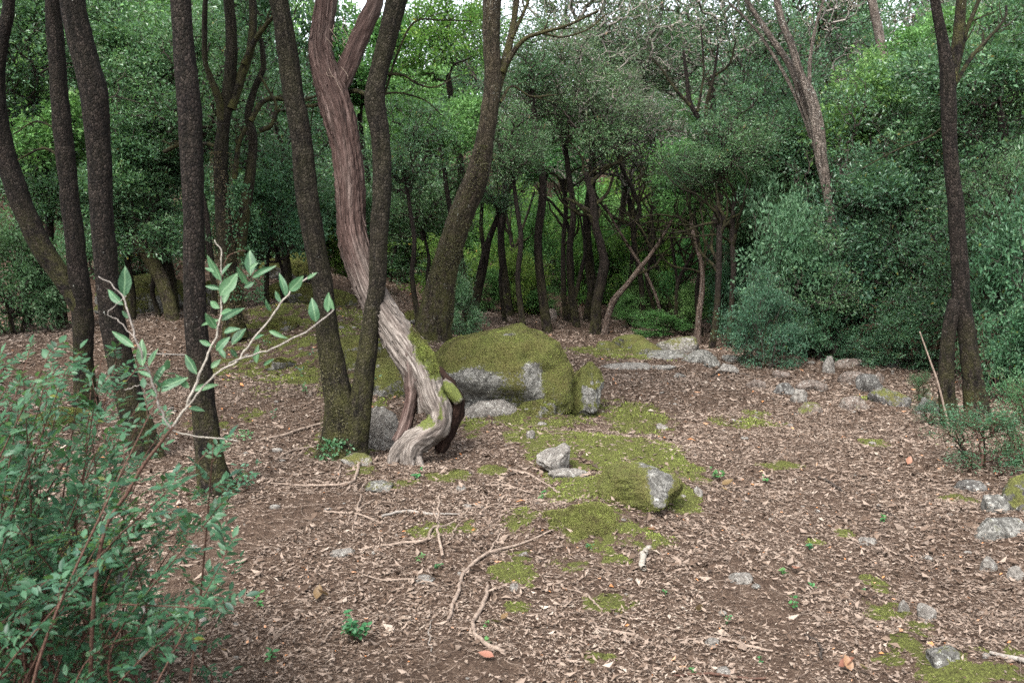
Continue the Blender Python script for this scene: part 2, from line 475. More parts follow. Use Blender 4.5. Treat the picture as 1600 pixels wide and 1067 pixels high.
_nt.links.new(ramp(_nt, _f, [(.35, (.008, .005, .004)), (.6, (.035, .020, .015)), (.8, (.09, .06, .048))]), _b.inputs['Base Color']); bump(_nt, _b, _f, 1, .02)

def rock_mat(name, dark, mid, pale, mossy=True):
    m, nt, b = new_mat(name, .9, .2)
    tc = nt.nodes.new('ShaderNodeTexCoord').outputs['Object']
    f = nz(nt, tc, 15, 9, .74, .3)
    c = ramp(nt, f, [(.33, dark), (.48, mid), (.62, pale), (.8, (pale[0] * 1.1, pale[1] * 1.1, pale[2] * 1.08))])
    pit = ramp(nt, nz(nt, tc, 48, 4, .7), [(.37, 1), (.42, 0)])
    c = mix(nt, pit, c, (.03, .028, .025))
    lich = ramp(nt, nz(nt, tc, 34, 5, .8), [(.58, 0), (.61, .75)])
    c = mix(nt, lich, c, (.42, .42, .385))
    ms = attr(nt, 'moss').outputs['Fac']
    mf = mth(nt, 'MULTIPLY_ADD', nz(nt, tc, 26, 6, .85), 1.7); nt.nodes[-1].inputs[2].default_value = -.85
    mm = ramp(nt, mth(nt, 'ADD', ms, mf), [(.44, 0), (.56, 1)])
    mc = ramp(nt, nz(nt, tc, 75, 4, .75), [(.34, (.028, .028, .009)), (.52, (.080, .086, .024)), (.68, (.14, .16, .04))])
    mc = mix(nt, ramp(nt, nz(nt, tc, 4, 3), [(.4, 0), (.65, .6)]), mc, (.10, .085, .03))
    nt.links.new(mix(nt, mm, c, mc), b.inputs['Base Color'])
    h = mth(nt, 'ADD', f, mth(nt, 'MULTIPLY', nz(nt, tc, 60, 4, .7), .4))
    bump(nt, b, h, 1.0, .035)
    return m
M['rock_grey'] = rock_mat('weathered limestone', (0.0255, 0.0238, 0.0213), (0.1020, 0.0978, 0.0875), (0.2380, 0.2295, 0.2082))
M['rock_pale'] = rock_mat('pale limestone', (0.0648, 0.0576, 0.0504), (0.1584, 0.1440, 0.1282), (0.2592, 0.2412, 0.2160))
M['rock_brown'] = rock_mat('soil stained stone', (.045, .032, .026), (.11, .085, .07), (.22, .18, .155))
M['rock_dark'] = rock_mat('dark damp stone', (.025, .022, .02), (.07, .065, .06), (.15, .145, .135))

def ground_mat():
    m, nt, b = new_mat('forest soil', .95, .1)
    tc = nt.nodes.new('ShaderNodeTexCoord').outputs['Object']
    f = nz(nt, tc, 14, 8, .75); g = nz(nt, tc, 90, 4, .7)
    c = ramp(nt, mth(nt, 'ADD', mth(nt, 'MULTIPLY', f, .45), mth(nt, 'MULTIPLY', g, .55)), [(.36, (.028, .017, .012)), (.5, (.075, .050, .036)), (.62, (.15, .108, .080)), (.72, (.24, .185, .145))])
    ms = attr(nt, 'moss').outputs['Fac']
    mf = mth(nt, 'MULTIPLY_ADD', nz(nt, tc, 16, 6, .75), .9); nt.nodes[-1].inputs[2].default_value = -.45
    mm = ramp(nt, mth(nt, 'ADD', ms, mf), [(.44, 0), (.56, 1)])
    mc = ramp(nt, nz(nt, tc, 70, 5, .75), [(.34, (.032, .030, .012)), (.52, (.078, .084, .024)), (.68, (.135, .155, .04))])
    nt.links.new(mix(nt, mm, c, mc), b.inputs['Base Color'])
    bump(nt, b, mth(nt, 'ADD', f, g), 1.0, .02)
    return m
M['soil'] = ground_mat()

def litter_mat():
    m, nt, b = new_mat('dry leaf litter', .7, .25)
    t = attr(nt, 'tint').outputs['Fac']
    c = ramp(nt, t, [(0, (.024, .015, .010)), (.22, (.052, .033, .022)), (.45, (.092, .062, .044)), (.68, (.140, .100, .074)), (.86, (.185, .142, .110)), (.955, (.29, .245, .20)), (.965, (.40, .16, .07)), (1, (.46, .20, .08))])
    g = nt.nodes.new('ShaderNodeNewGeometry')
    c = mix(nt, mth(nt, 'MULTIPLY', g.outputs['Backfacing'], .35), c, (.34, .27, .22))
    nt.links.new(c, b.inputs['Base Color'])
    return m
M['litter'] = litter_mat()
def moss_mat():
    m, nt, b = new_mat('moss fronds', .85, .15)
    t = attr(nt, 'tint').outputs['Fac']
    nt.links.new(ramp(nt, t, [(0, (.070, .060, .027)), (.3, (.108, .114, .034)), (.65, (.17, .195, .050)), (1, (.23, .295, .066))]), b.inputs['Base Color'])
    return m
M['moss'] = moss_mat()

def big_leaf_mat():
    m, nt, b = new_mat('broad sapling leaf', .48, .35)
    t = attr(nt, 'tint').outputs['Fac']; rib = attr(nt, 'rib').outputs['Vector']
    oi = nt.nodes.new('ShaderNodeTexCoord').outputs['Object']
    c = ramp(nt, t, [(0, (.022, .07, .03)), (.5, (.045, .125, .055)), (1, (.078, .165, .072))])
    n = ramp(nt, nz(nt, oi, 5, 4, .7), [(.35, .55), (.65, 1.15)]); c = mix(nt, .8, c, n, 'MULTIPLY')
    sp = nt.nodes.new('ShaderNodeSeparateXYZ'); nt.links.new(rib, sp.inputs[0])
    ax = mth(nt, 'ABSOLUTE', sp.outputs[0])
    vein = mth(nt, 'SINE', mth(nt, 'MULTIPLY', mth(nt, 'SUBTRACT', sp.outputs[1], mth(nt, 'MULTIPLY', ax, .8)), 52))
    vf = mth(nt, 'ADD', ramp(nt, ax, [(0.0, 1), (.035, 0)]), ramp(nt, vein, [(.86, 0), (1, .35)]), True)
    c = mix(nt, vf, c, (.16, .26, .14))
    spots = ramp(nt, nz(nt, oi, 9, 5, .8), [(.68, 0), (.72, .8)]); c = mix(nt, spots, c, (.20, .13, .05))
    nt.links.new(c, b.inputs['Base Color'])
    bump(nt, b, vf, .3, .001)
    tr = nt.nodes.new('ShaderNodeBsdfTranslucent'); nt.links.new(c, tr.inputs[0])
    ms = nt.nodes.new('ShaderNodeMixShader'); ms.inputs[0].default_value = .3
    nt.links.new(b.outputs[0], ms.inputs[1]); nt.links.new(tr.outputs[0], ms.inputs[2]); nt.links.new(ms.outputs[0], nt.nodes['Material Output'].inputs[0])
    return m
M['leaf_big'] = big_leaf_mat()
# ------------------------------------------------------------------ ground
def moss_patches():
    out = []
    L = [(930, 690, 100, 30, 1), (1010, 705, 70, 35, 1), (1050, 740, 50, 30, .9), (910, 770, 50, 38, 1), (930, 820, 55, 28, .9), (1060, 775, 35, 20, .95), (990, 655, 55, 22, .85),
         (820, 810, 32, 24, .9), (850, 680, 60, 16, .9), (700, 745, 35, 10, .8), (770, 735, 22, 8, .8), (680, 830, 40, 14, .8), (720, 825, 25, 14, .7), (830, 640, 60, 22, .9),
         (740, 665, 25, 14, .9), (880, 880, 35, 14, .65), (810, 870, 30, 16, .6), (815, 952, 24, 12, .95), (955, 948, 42, 14, .95), (790, 895, 25, 15, .8), (960, 870, 30, 14, .6),
         (1000, 845, 60, 18, .6), (825, 900, 20, 20, .5),
         (1390, 960, 42, 26, .95), (1390, 1035, 34, 14, 1), (1415, 1015, 25, 22, 1), (1475, 1045, 50, 26, .95), (1372, 920, 22, 16, .85), (1560, 1055, 50, 14, 1), (1550, 1020, 60, 10, .7), (1450, 985, 40, 18, .6),
         (1218, 729, 34, 7, .95), (1365, 694, 22, 6, .9), (1180, 650, 22, 6, .8), (1165, 660, 60, 9, .5), (1315, 835, 16, 9, .8), (1275, 850, 14, 6, .6), (1500, 780, 30, 10, .6), (1380, 625, 40, 8, .8), (1470, 640, 30, 10, .6),
         (940, 552, 50, 7, 1), (1010, 553, 45, 8, 1), (1010, 545, 40, 8, .9), (520, 520, 60, 26, .62), (480, 480, 60, 24, .6), (620, 560, 50, 24, .75), (560, 580, 50, 20, .6), (430, 490, 50, 14, .6),
         (440, 600, 40, 10, .5), (500, 540, 60, 16, .5), (340, 575, 50, 8, .4), (100, 650, 40, 12, .6), (700, 600, 60, 20, .7), (650, 690, 40, 10, .5), (560, 740, 30, 10, .5),
         (620, 760, 40, 8, .4), (540, 700, 60, 20, .6), (900, 640, 60, 20, .8), (940, 1035, 30, 12, .7), (350, 650, 60, 12, .4), (980, 780, 50, 26, .7), (870, 740, 30, 14, .5)]
    for px, py, rx, ry, s in L:
        g = ground_at(px, py); k = mpp(g[1])
        d = ray(px, py); slope = max(0.07, -d[2] / d[1])
        out.append((g[0], g[1], rx * k, max(ry * k / slope * .9, .05), s))
    return out
_mp = moss_patches()
def moss_at(x, y):
    x = np.asarray(x, float); m = np.zeros_like(x)
    P = np.stack([x, y, x * 0], -1).reshape(-1, 3)
    n = fbm(P * 5, 3, 77).reshape(x.shape); n2 = fbm(P * 21, 3, 78).reshape(x.shape)
    for cx, cyy, rx, ry, s in _mp:
        q = np.sqrt(((x - cx) / rx) ** 2 + ((y - cyy) / ry) ** 2)
        m = np.maximum(m, s * (1.25 - sstep(.35, 1.5, q) * 1.25))
    return np.clip(m * .92 + (n * .9 + n2 * 1.0) * np.minimum(1, m * 3), 0, 1)

def grid_axes():
    ys = np.concatenate([np.arange(-40, -4, 2.0), np.arange(-4, 2.6, .3), np.arange(2.6, 10, .035), np.arange(10, 16, .08), np.arange(16, 30, .3), np.arange(30, 100, 2.0), [110, 130, 170, 230, 300]])
    xs = np.concatenate([[-300, -200, -130, -90], np.arange(-60, -14, 2.0), np.arange(-14, -4.5, .25), np.arange(-4.5, 5.6, .04), np.arange(5.6, 14, .25), np.arange(14, 60, 2.0), [90, 130, 200, 300]])
    return xs, ys
xs, ys = grid_axes()
X, Y = np.meshgrid(xs, ys)
Z = H(X, Y)
MS = moss_at(X.ravel(), Y.ravel()).reshape(X.shape)
Pm = np.stack([X, Y, X * 0], -1).reshape(-1, 3)
near = (Y > 2) & (Y < 17) & (np.abs(X) < 9)
Z = Z + np.where(near, MS * (.012 + .02 * fbm(Pm * 14, 2, 5).reshape(X.shape)), 0)
ny, nx = X.shape
i = np.arange(ny - 1)[:, None] * nx + np.arange(nx - 1)[None, :]
a, b, c, d = i, i + 1, i + nx + 1, i + nx
T = np.stack([np.stack([a, b, c], -1), np.stack([a, c, d], -1)], 2).reshape(-1, 3)
me = tri_mesh('ground', np.stack([X, Y, Z], -1).reshape(-1, 3), T, [M['soil']], smooth=True, vattr={'moss': MS.ravel()})
tag(obj('ground', me), kind='structure')

def scatter(y0, y1, dens, margin=1.0, xr=None):
    """random points on the land between two distances inside a widened view wedge"""
    k = .62; A = k * 2 * (y1 * y1 - y0 * y0) / 2 + 2 * margin * (y1 - y0)
    n = int(A * dens)
    y = rng.uniform(y0, y1, n * 3)
    half = k * y + margin
    keep = rng.uniform(0, k * y1 + margin, len(y)) < half
    y = y[keep][:n]; x = rng.uniform(-1, 1, len(y)) * (k * y + margin)
    return x, y

# ---- fallen leaves, one sheet of uncountable litter
Vs, Ts, Fs, nn = [], [], [], 0
for y0, y1, dens, sz in ((2.3, 4.2, 5200, .58), (4.2, 6.5, 3300, .72), (6.5, 10, 1700, .92), (10, 15, 650, 1.35), (15, 26, 200, 2.2)):
    x, y = scatter(y0, y1, dens, 1.5)
    P2 = np.stack([x, y, x * 0], -1)
    m = moss_at(x, y)
    bare = fbm(P2 * 1.7, 3, 91) + .5 * fbm(P2 * .6, 2, 92)
    for bx, by, br in ((1200, 940, 60), (480, 800, 60), (700, 1050, 80), (1280, 780, 50), (250, 900, 120), (400, 810, 60)):
        g = ground_at(bx, by); bare += .9 * np.exp(-(((x - g[0]) ** 2 + ((y - g[1]) * .6) ** 2) / (br * mpp(g[1])) ** 2))
    keep = (rng.uniform(0, 1, len(x)) > np.clip(m * 1.25, 0, .78)) & (rng.uniform(0, 1, len(x)) > sstep(.25, .9, bare) * .75)
    x, y = x[keep], y[keep]; n = len(x)
    L = rng.lognormal(math.log(.029), .42, n) * sz; L = np.where(rng.uniform(0, 1, n) < .05, L * 1.8, L); L = np.clip(L, .008, .09)
    W = L * rng.uniform(.22, .58, n)
    az = rng.uniform(0, 2 * math.pi, n); tilt = rng.normal(0, .26, n)
    D = np.stack([np.cos(az) * np.cos(tilt), np.sin(az) * np.cos(tilt), np.sin(tilt)], -1)
    N = np.stack([rng.normal(0, .5, n), rng.normal(0, .5, n), np.where(rng.uniform(0, 1, n) < .5, 1.0, -1.0)], -1)
    z = H(x, y) + rng.exponential(.007, n) + np.abs(np.sin(tilt)) * L * .4 + .004
    V, T = leaves_np(np.stack([x, y, z], -1) - D * L[:, None] / 2, D, N, L, W, curl=.12)
    T = T + nn; nn += len(V)
    patch = fbm(np.stack([x, y, x * 0], -1) * .8, 2, 55) + .8 * fbm(np.stack([x, y, x * 0], -1) * 3.5, 2, 56)
    t = np.clip(rng.normal(.48, .19, n) + .16 * patch, 0, .95)
    t = np.where(rng.uniform(0, 1, n) < .006, 1.0, t)
    Vs.append(V); Ts.append(T); Fs.append(np.repeat(t, 2))
me = tri_mesh('leaf_litter', np.vstack(Vs), np.vstack(Ts), [M['litter']], fattr={'tint': np.concatenate(Fs)})
tag(obj('leaf_litter', me), 'dry brown and tan fallen leaves covering the forest floor', kind='stuff')
print('litter tris', len(me.polygons))

# ---- thin twigs and pine-straw like bits lying in the litter
Vs, Ts, Bs, Fs, nn = [], [], [], [], 0
for y0, y1, n, r0 in ((2.4, 5.5, 4600, .0011), (5.5, 9.5, 3600, .0017), (9.5, 16, 1400, .0035)):
    x, y = scatter(y0, y1, 400, .5); ok_ = moss_at(x, y) < rng.uniform(.15, .6, len(x)); x, y = x[ok_], y[ok_]; sel = rng.permutation(len(x))[:n]; x, y = x[sel], y[sel]; n = len(x)
    L = np.clip(rng.lognormal(math.log(.07), .6, n), .02, .34) * (1 if y1 < 9 else 1.5); az = rng.uniform(0, 2 * math.pi, n); bend = rng.normal(0, .35, n)
    R = r0 * rng.uniform(.6, 1.5, n)
    K = 4; pts = []
    for k in range(K):
        t = k / (K - 1) - .5; a_ = az + bend * t * 2
        px_, py_ = x + np.cos(a_) * L * t, y + np.sin(a_) * L * t
        pts.append(np.stack([px_, py_, H(px_, py_) + .009 + R + rng.exponential(.005, n)], -1))
    side = np.stack([-np.sin(az), np.cos(az), az * 0], -1); up = np.array([0, 0, 1.0])
    V = np.zeros((n, K, 3, 3))
    for k in range(K):
        rr = (R * (1 - .5 * k / K))[:, None]
        for q, (cs, sn) in enumerate(((0, 1), (.87, -.5), (-.87, -.5))): V[:, k, q] = pts[k] + side * rr * cs + up * rr * sn
    base = np.arange(n)[:, None] * K * 3; tt = []
    for k in range(K - 1):
        for q in range(3):
            q2 = (q + 1) % 3; aa, bb, cc, dd = k * 3 + q, k * 3 + q2, k * 3 + 3 + q2, k * 3 + 3 + q
            tt += [(aa, bb, cc), (aa, cc, dd)]
    T = (base[:, :, None] + np.array(tt)[None]).reshape(-1, 3) + nn
    Vs.append(V.reshape(-1, 3)); Ts.append(T); nn += n * K * 3
Vv = np.vstack(Vs)
me = tri_mesh('twig_litter', Vv, np.vstack(Ts), [M['twig_tan']], smooth=True, vattr={'bark': Vv})
tag(obj('twig_litter', me), 'thin dry twigs strewn through the leaf litter', kind='stuff')

# ---- small stones
def ico(sub):
    import bmesh
    bm = bmesh.new(); bmesh.ops.create_icosphere(bm, subdivisions=sub, radius=1.0)
    V = np.array([v.co[:] for v in bm.verts]); T = np.array([[v.index for v in f.verts] for f in bm.faces]); bm.free(); return V, T
ICO = {k: ico(k) for k in (2, 3, 4, 5, 6)}
x, y = scatter(2.6, 15, 12, .3)
v0, t0 = ICO[2]; A = Acc()
for k in range(min(len(x), 620)):
    s = float(np.clip(rng.lognormal(math.log(.012), .5), .005, .04)) * (1 + y[k] * .04)
    V = v0 * (1 + .25 * noise(v0 * 1.3 + k * 3.1, 3))[:, None] * s * np.array([1, rng.uniform(.6, 1), rng.uniform(.35, .6)])
    ca, sa = math.cos(k), math.sin(k); V = V @ np.array([[ca, -sa, 0], [sa, ca, 0], [0, 0, 1]])
    A.add(V + [x[k], y[k], Hs(x[k], y[k]) + s * .25], t0)
me = A.mesh('pebbles', [M['rock_pale']])
tag(obj('pebbles', me), 'small pale stones scattered in the leaf litter', kind='stuff')

# ---- moss fronds on the ground
def fronds(P, N, n, size, name, tint_shift=0.0, parent=None, bias=None):
    """short moss fronds: P points, N normals"""
    m = len(P); d = N + rng.normal(0, .55, (m, 3)); d /= np.linalg.norm(d, axis=1)[:, None]
    up = rng.normal(0, 1, (m, 3))
    L = size * rng.uniform(.5, 1.4, m)
    V, T = leaves_np(P - N * .004, d, up, L, L * .4, curl=.2)
    lowf = fbm(P * 3.5, 3, 31); hi = fbm(P * 18, 2, 32)
    t = np.clip(.42 + .5 * lowf + .4 * hi + rng.normal(0, .14, m) + tint_shift, 0, 1)
    return V, T, np.repeat(t, 2)
Vs, Ts, Fs, nn = [], [], [], 0
for y0, y1, dens, s in ((2.6, 5, 16000, .0075), (5, 8.5, 9000, .011), (8.5, 16, 1500, .024)):
    x, y = scatter(y0, y1, dens, .1)
    m = moss_at(x, y); keep = m > .44 + rng.uniform(-.22, .25, len(m)); x, y = x[keep], y[keep]
    x, y = x[:75000], y[:75000]
    mz = moss_at(x, y) * (.012 + .02 * fbm(np.stack([x, y, x * 0], -1) * 14, 2, 5))
    P = np.stack([x, y, H(x, y) + mz], -1)
    V, T, Ft = fronds(P, np.tile([0, 0, 1.0], (len(x), 1)), 0, s, 'm')
    Vs.append(V); Ts.append(T + nn); Fs.append(Ft); nn += len(V)
me = tri_mesh('ground_moss', np.vstack(Vs), np.vstack(Ts), [M['moss']], fattr={'tint': np.concatenate(Fs)})
tag(obj('ground_moss', me), 'olive and bright green moss carpeting patches of the forest floor', kind='stuff')
print('moss tris', len(me.polygons))
# ------------------------------------------------------------------ rocks
def rock_mesh(name, size, sub, seed, mat, mossf=None, rough=.22, facet=.5, fscale=1.0, shape=None, box=0.35):
    """size = half extents; mossf(V, N) -> moss amount"""
    v, t = ICO[sub]; v = v.copy()
    u = np.sign(v) * np.abs(v) ** (1 - box)              # squarer than a ball
    u = u / np.linalg.norm(u, axis=1)[:, None] * np.linalg.norm(u, axis=1)[:, None] ** .8
    off = seed * 5.7
    # planar facets cut off at random
    r2 = np.random.default_rng(seed)
    for k in range(int(9 * facet) + 2):
        n = r2.normal(0, 1, 3); n /= np.linalg.norm(n); dd = r2.uniform(.62, .9)
        e = u @ n - dd; u = u - np.where(e > 0, e * .85, 0)[:, None] * n
    n1 = fbm(u * 1.4 * fscale + off, 3, seed); n2 = fbm(u * 5 * fscale + off, 4, seed + 9)
    u = u * (1 + rough * n1 + rough * .35 * n2)[:, None]
    if shape is not None: u = shape(u)
    V = u * np.array(size)
    me0 = V[t]; fn = np.cross(me0[:, 1] - me0[:, 0], me0[:, 2] - me0[:, 0])
    N = np.zeros_like(V)
    for k in range(3): np.add.at(N, t[:, k], fn)
    N /= np.linalg.norm(N, axis=1)[:, None] + 1e-12
    ms = np.zeros(len(V)) if mossf is None else np.clip(mossf(V, N), 0, 1)
    return tri_mesh(name, V, t, [mat], smooth=True, vattr={'moss': ms}), V, N, t, ms

def moss_cover(V, N, t, ms, n, size, name, parent, seed=1, shift=0.0, thr=.52):
    r2 = np.random.default_rng(seed)
    tri = V[t]; ar = np.linalg.norm(np.cross(tri[:, 1] - tri[:, 0], tri[:, 2] - tri[:, 0]), axis=1) * np.clip(ms[t].mean(1) - .3, 0, 1)
    if ar.sum() <= 0: return
    f = r2.choice(len(t), n, p=ar / ar.sum()); w = r2.dirichlet((1, 1, 1), n)
    P = (tri[f] * w[..., None]).sum(1); Nn = N[t[f]].mean(1)
    keep = (ms[t[f]] * w).sum(1) + .45 * fbm(P * 22, 3, 3) > thr
    P, Nn = P[keep], Nn[keep]
    d = Nn + np.array([0, 0, .3])
    Vv, Tt, Ff = fronds(P, d / np.linalg.norm(d, axis=1)[:, None], 0, size, name, shift)
    o = obj(name, tri_mesh(name, Vv, Tt, [M['moss']], fattr={'tint': Ff}), parent)
    tag(o, kind='stuff'); return o

def put_rock(px, py, w, h, label, mat='rock_grey', moss=0.0, seed=1, rz=None, sub=4, depth=.8, bury=.3, name='rock', cat='rock', tilt=(0, 0), ftop=True, exact=None, group=None, facet=.6, fuzz=0):
    """px, py: where its base meets the ground in front; w, h its visible size in photo pixels"""
    g = ground_at(px, py) if exact is None else np.array(exact); k = mpp(g[1])
    sx = w * k / 2 * 1.12; bury = bury + .14; sz = h * k / (2 - bury * 2) ; sy = sx * depth
    y = g[1] + sy * .75; x = g[0] * y / g[1] if exact is None else g[0]
    z = Hs(x, y)
    zc = max(g[2], z - sz * .6) + sz * (1 - 2 * bury)
    def mf(V, N):
        if moss <= 0: return np.zeros(len(V))
        return moss * (sstep(-.15, .75, N[:, 2]) * .7 + .42) + .35 * fbm(V / max(sx, .05) * 1.6 + seed, 3, seed)
    if name == 'path_side_stone' and mat == 'rock_grey' and px > 1160: mat = 'rock_brown'
    me, V, N, t, ms = rock_mesh(name, (sx, sy, sz), sub, seed, M[mat], mf, facet=facet)
    R = (math.radians(tilt[0]), math.radians(tilt[1]), (seed * 1.3) % .8 - .4 if rz is None else rz)
    if fuzz:
        r = thing(name, (x, y, zc), label, cat, group); r.rotation_euler = R
        obj('stone', me, r)
        moss_cover(V, N, t, ms, fuzz, .012 * max(1, g[1] / 7), 'moss_cover', r, seed)
        return r
    return tag(obj(name, me, None, (x, y, zc), R), label, cat, group)

# --- the large mossy boulder behind the dead trunk, its outline read off the photograph
gb = ground_at(790, 645)
BY = gb[1] + .55
kb = mpp(BY)
def boulder_shape(u):
    u = u.copy()
    x = u[:, 0]
    u[:, 2] *= np.interp(x, [-1.1, -.75, -.3, .15, .5, .85, 1.1], [.72, .84, .90, .95, .97, .92, .66])
    u[:, 2] += .09 * fbm(u * 2.6, 4, 4)
    low = u[:, 2] < -.1
    u[:, 1] = np.where(low & (u[:, 1] < 0), u[:, 1] * (1 + .25 * sstep(-.1, -.6, u[:, 2])), u[:, 1])
    return u
bx = at(782, 600, BY)[0]; bz = at(782, 598, BY)[2]
def boulder_moss(V, N):
    m = .72 + .3 * sstep(-.2, .6, N[:, 2]) + .28 * fbm(V * 2.2, 3, 12)
    for px, py, rx, ry, s in ((742, 592, 46, 26, 1.2), (832, 588, 13, 30, .9), (822, 560, 14, 12, .5), (750, 628, 50, 10, .9), (795, 516, 16, 6, .6), (862, 640, 12, 12, .5), (720, 575, 20, 10, .5)):
        cx, cz = (px - 782) * kb, -(py - 598) * kb
        q = ((V[:, 0] - cx) / (rx * kb)) ** 2 + ((V[:, 2] - cz) / (ry * kb)) ** 2
        m -= s * np.exp(-q * 1.1) * (N[:, 1] < .3) * (.75 + .8 * fbm(V * 9, 3, 8))
    return m
me, V, N, t, ms = rock_mesh('boulder', (.765, .62, .62), 6, 21, M['rock_grey'], boulder_moss, rough=.15, facet=.0, shape=boulder_shape, box=.5)
rb = thing('boulder', (bx, BY, bz), 'large rounded boulder blanketed in olive moss beside the path bend', 'boulder')
obj('stone', me, rb); moss_cover(V, N, t, ms, 46000, .015, 'moss_cover', rb, 3, -.08)

# --- second boulder with a pale lichened face
gb2 = ground_at(918, 652)
me, V, N, t, ms = rock_mesh('boulder', (.23, .26, .36), 5, 33, M['rock_grey'],
    lambda V, N: .25 + .75 * sstep(.1, .7, N[:, 2]) + .55 * sstep(.02, -.18, V[:, 0]) + .5 * fbm(V * 9, 3, 2), rough=.38, facet=1.3, shape=lambda u: u * np.stack([np.interp(u[:, 2], [-1, 0, 1], [1.15, 1.0, .7])] * 2 + [np.interp(u[:, 0], [-1, .2, 1], [1.0, 1.0, .72])], -1))
r = thing('boulder', (gb2[0], gb2[1] + .2, gb2[2] + .24), 'smaller upright boulder with pale lichened face right of the great mossy one', 'boulder')
obj('stone', me, r); moss_cover(V, N, t, ms, 9000, .013, 'moss_cover', r, 5)

put_rock(835, 650, 60, 32, 'low cushion shaped mossy stone at the foot of the large boulder', moss=1.0, seed=4, bury=.35, sub=5, fuzz=9000, name='mossy_stone', cat='stone')
put_rock(880, 640, 46, 26, 'mossy stone wedged between the two boulders', moss=1.0, seed=5, bury=.3, fuzz=6000, name='mossy_stone', cat='stone')
put_rock(762, 652, 80, 24, 'bare grey ledge under the left front of the great boulder', mat='rock_pale', moss=.1, seed=6, bury=.3, name='stone_ledge', cat='ledge', depth=.5)

# --- pitted slab, white faced lump and others along the mossy spine
def slab_shape(u):
    u = u.copy(); u[:, 2] *= np.interp(u[:, 0], [-1.1, -.5, 0, .45, .8, 1.1], [.35, .55, .8, 1.25, 1.0, .4]); return u
g = ground_at(868, 742)
me, V, N, t, ms = rock_mesh('stone', (.165, .15, .13), 5, 41, M['rock_pale'], rough=.16, facet=1.0, shape=slab_shape)
tag(obj('pitted_stone', me, None, (g[0], g[1] + .12, g[2] + .085), (.12, .1, .1)), 'pale pitted limestone block leaning on the moss in mid clearing', 'stone')
put_rock(885, 748, 58, 14, 'thin flat slab in front of the pitted limestone block', mat='rock_pale', seed=8, bury=.3, depth=.5, name='flat_stone', cat='stone')
g = ground_at(1000, 800)
def lump_moss(V, N):
    m = .9 + .3 * fbm(V * 7, 3, 4)
    for px, py, rx, ry, s in ((1030, 748, 22, 26, 1.5), (1012, 725, 24, 8, 1.1), (1018, 760, 10, 22, .9)):
        kk = mpp(g[1] + .2); cx, cz = (px - 990) * kk, -(py - 765) * kk
        q = ((V[:, 0] - cx) / (rx * kk)) ** 2 + ((V[:, 2] - cz) / (ry * kk)) ** 2
        m -= s * np.exp(-q * 1.2) * (N[:, 1] < .25) * (.8 + .7 * fbm(V * 16, 3, 9))
    return m
p = at(990, 762, g[1] + .22)
me, V, N, t, ms = rock_mesh('stone', (.34, .29, .175), 6, 52, M['rock_grey'], lump_moss, rough=.2, facet=.8, shape=lambda u: u * np.stack([np.ones(len(u)), np.ones(len(u)), np.interp(u[:, 0], [-1, -.2, .4, 1.1], [.75, 1.0, 1.05, .6])], -1))
r = thing('mossy_outcrop', p, 'mossy outcrop with one white fractured face jutting over the path', 'rock')
obj('stone', me, r); moss_cover(V, N, t, ms, 26000, .0095, 'moss_cover', r, 9)
put_rock(957, 783, 22, 30, 'small white wedge of rock poking out of the moss left of the outcrop', mat='rock_pale', seed=10, bury=.25, name='white_stone', cat='stone')
put_rock(905, 836, 104, 36, 'broad low moss cushion rock in front of the pitted block', moss=1.2, seed=11, bury=.33, sub=5, fuzz=26000, name='mossy_stone', cat='stone', depth=.9, facet=.3)
put_rock(829, 687, 13, 14, 'tiny white stone on the moss behind the pitted block', mat='rock_pale', seed=12, name='white_stone', cat='stone')
put_rock(1035, 672, 18, 10, 'small white stone at the path edge of the moss carpet', mat='rock_pale', seed=13, name='white_stone', cat='stone')
put_rock(918, 824, 22, 7, 'white chip set in the front edge of the moss cushion', mat='rock_pale', seed=14, name='white_stone', cat='stone')
put_rock(946, 828, 14, 12, 'white pebble beside the front edge of the moss cushion', mat='rock_pale', seed=15, name='white_stone', cat='stone')
put_rock(818, 872, 16, 8, 'white pebble near the tip of the forked fallen branch', mat='rock_pale', seed=16, name='white_stone', cat='stone')
put_rock(806, 925, 18, 10, 'pinkish pebble in front of the mossy patches', mat='rock_pale', seed=17, name='white_stone', cat='stone')
put_rock(1092, 778, 14, 16, 'pale stone at the right foot of the mossy outcrop', mat='rock_pale', seed=18, name='white_stone', cat='stone')
put_rock(598, 704, 44, 66, 'tall pale stone standing between the oak stems and the dead trunk', mat='rock_pale', seed=19, bury=.15, depth=.6, name='standing_stone', cat='stone', sub=5)
put_rock(535, 872, 34, 12, 'flat pale stone in the litter below the twin stemmed oak', mat='rock_pale', seed=20, depth=.6, name='flat_stone', cat='stone')
put_rock(592, 770, 44, 14, 'grey half buried stone in front of the dead trunk', mat='rock_grey', moss=.4, seed=21, name='buried_stone', cat='stone')
put_rock(720, 767, 14, 8, 'white pebble in the open litter right of the dead trunk', mat='rock_pale', seed=22, name='white_stone', cat='stone')
put_rock(560, 728, 50, 16, 'mossy pale stone at the foot of the twin stemmed oak', mat='rock_pale', moss=.5, seed=23, name='mossy_stone', cat='stone')
put_rock(664, 912, 26, 10, 'flat cream stone in the centre of the littered foreground', mat='rock_pale', seed=24, name='flat_stone', cat='stone')
put_rock(1160, 912, 36, 14, 'pale stone half buried in the path', mat='rock_pale', seed=25, bury=.4, name='buried_stone', cat='stone')
put_rock(1358, 852, 26, 9, 'flat pinkish stone lying on the right half of the path', mat='rock_pale', seed=26, name='flat_stone', cat='stone')
put_rock(1112, 1012, 22, 12, 'whitish stone behind the long dark stick on the near path', mat='rock_pale', seed=27, name='white_stone', cat='stone')
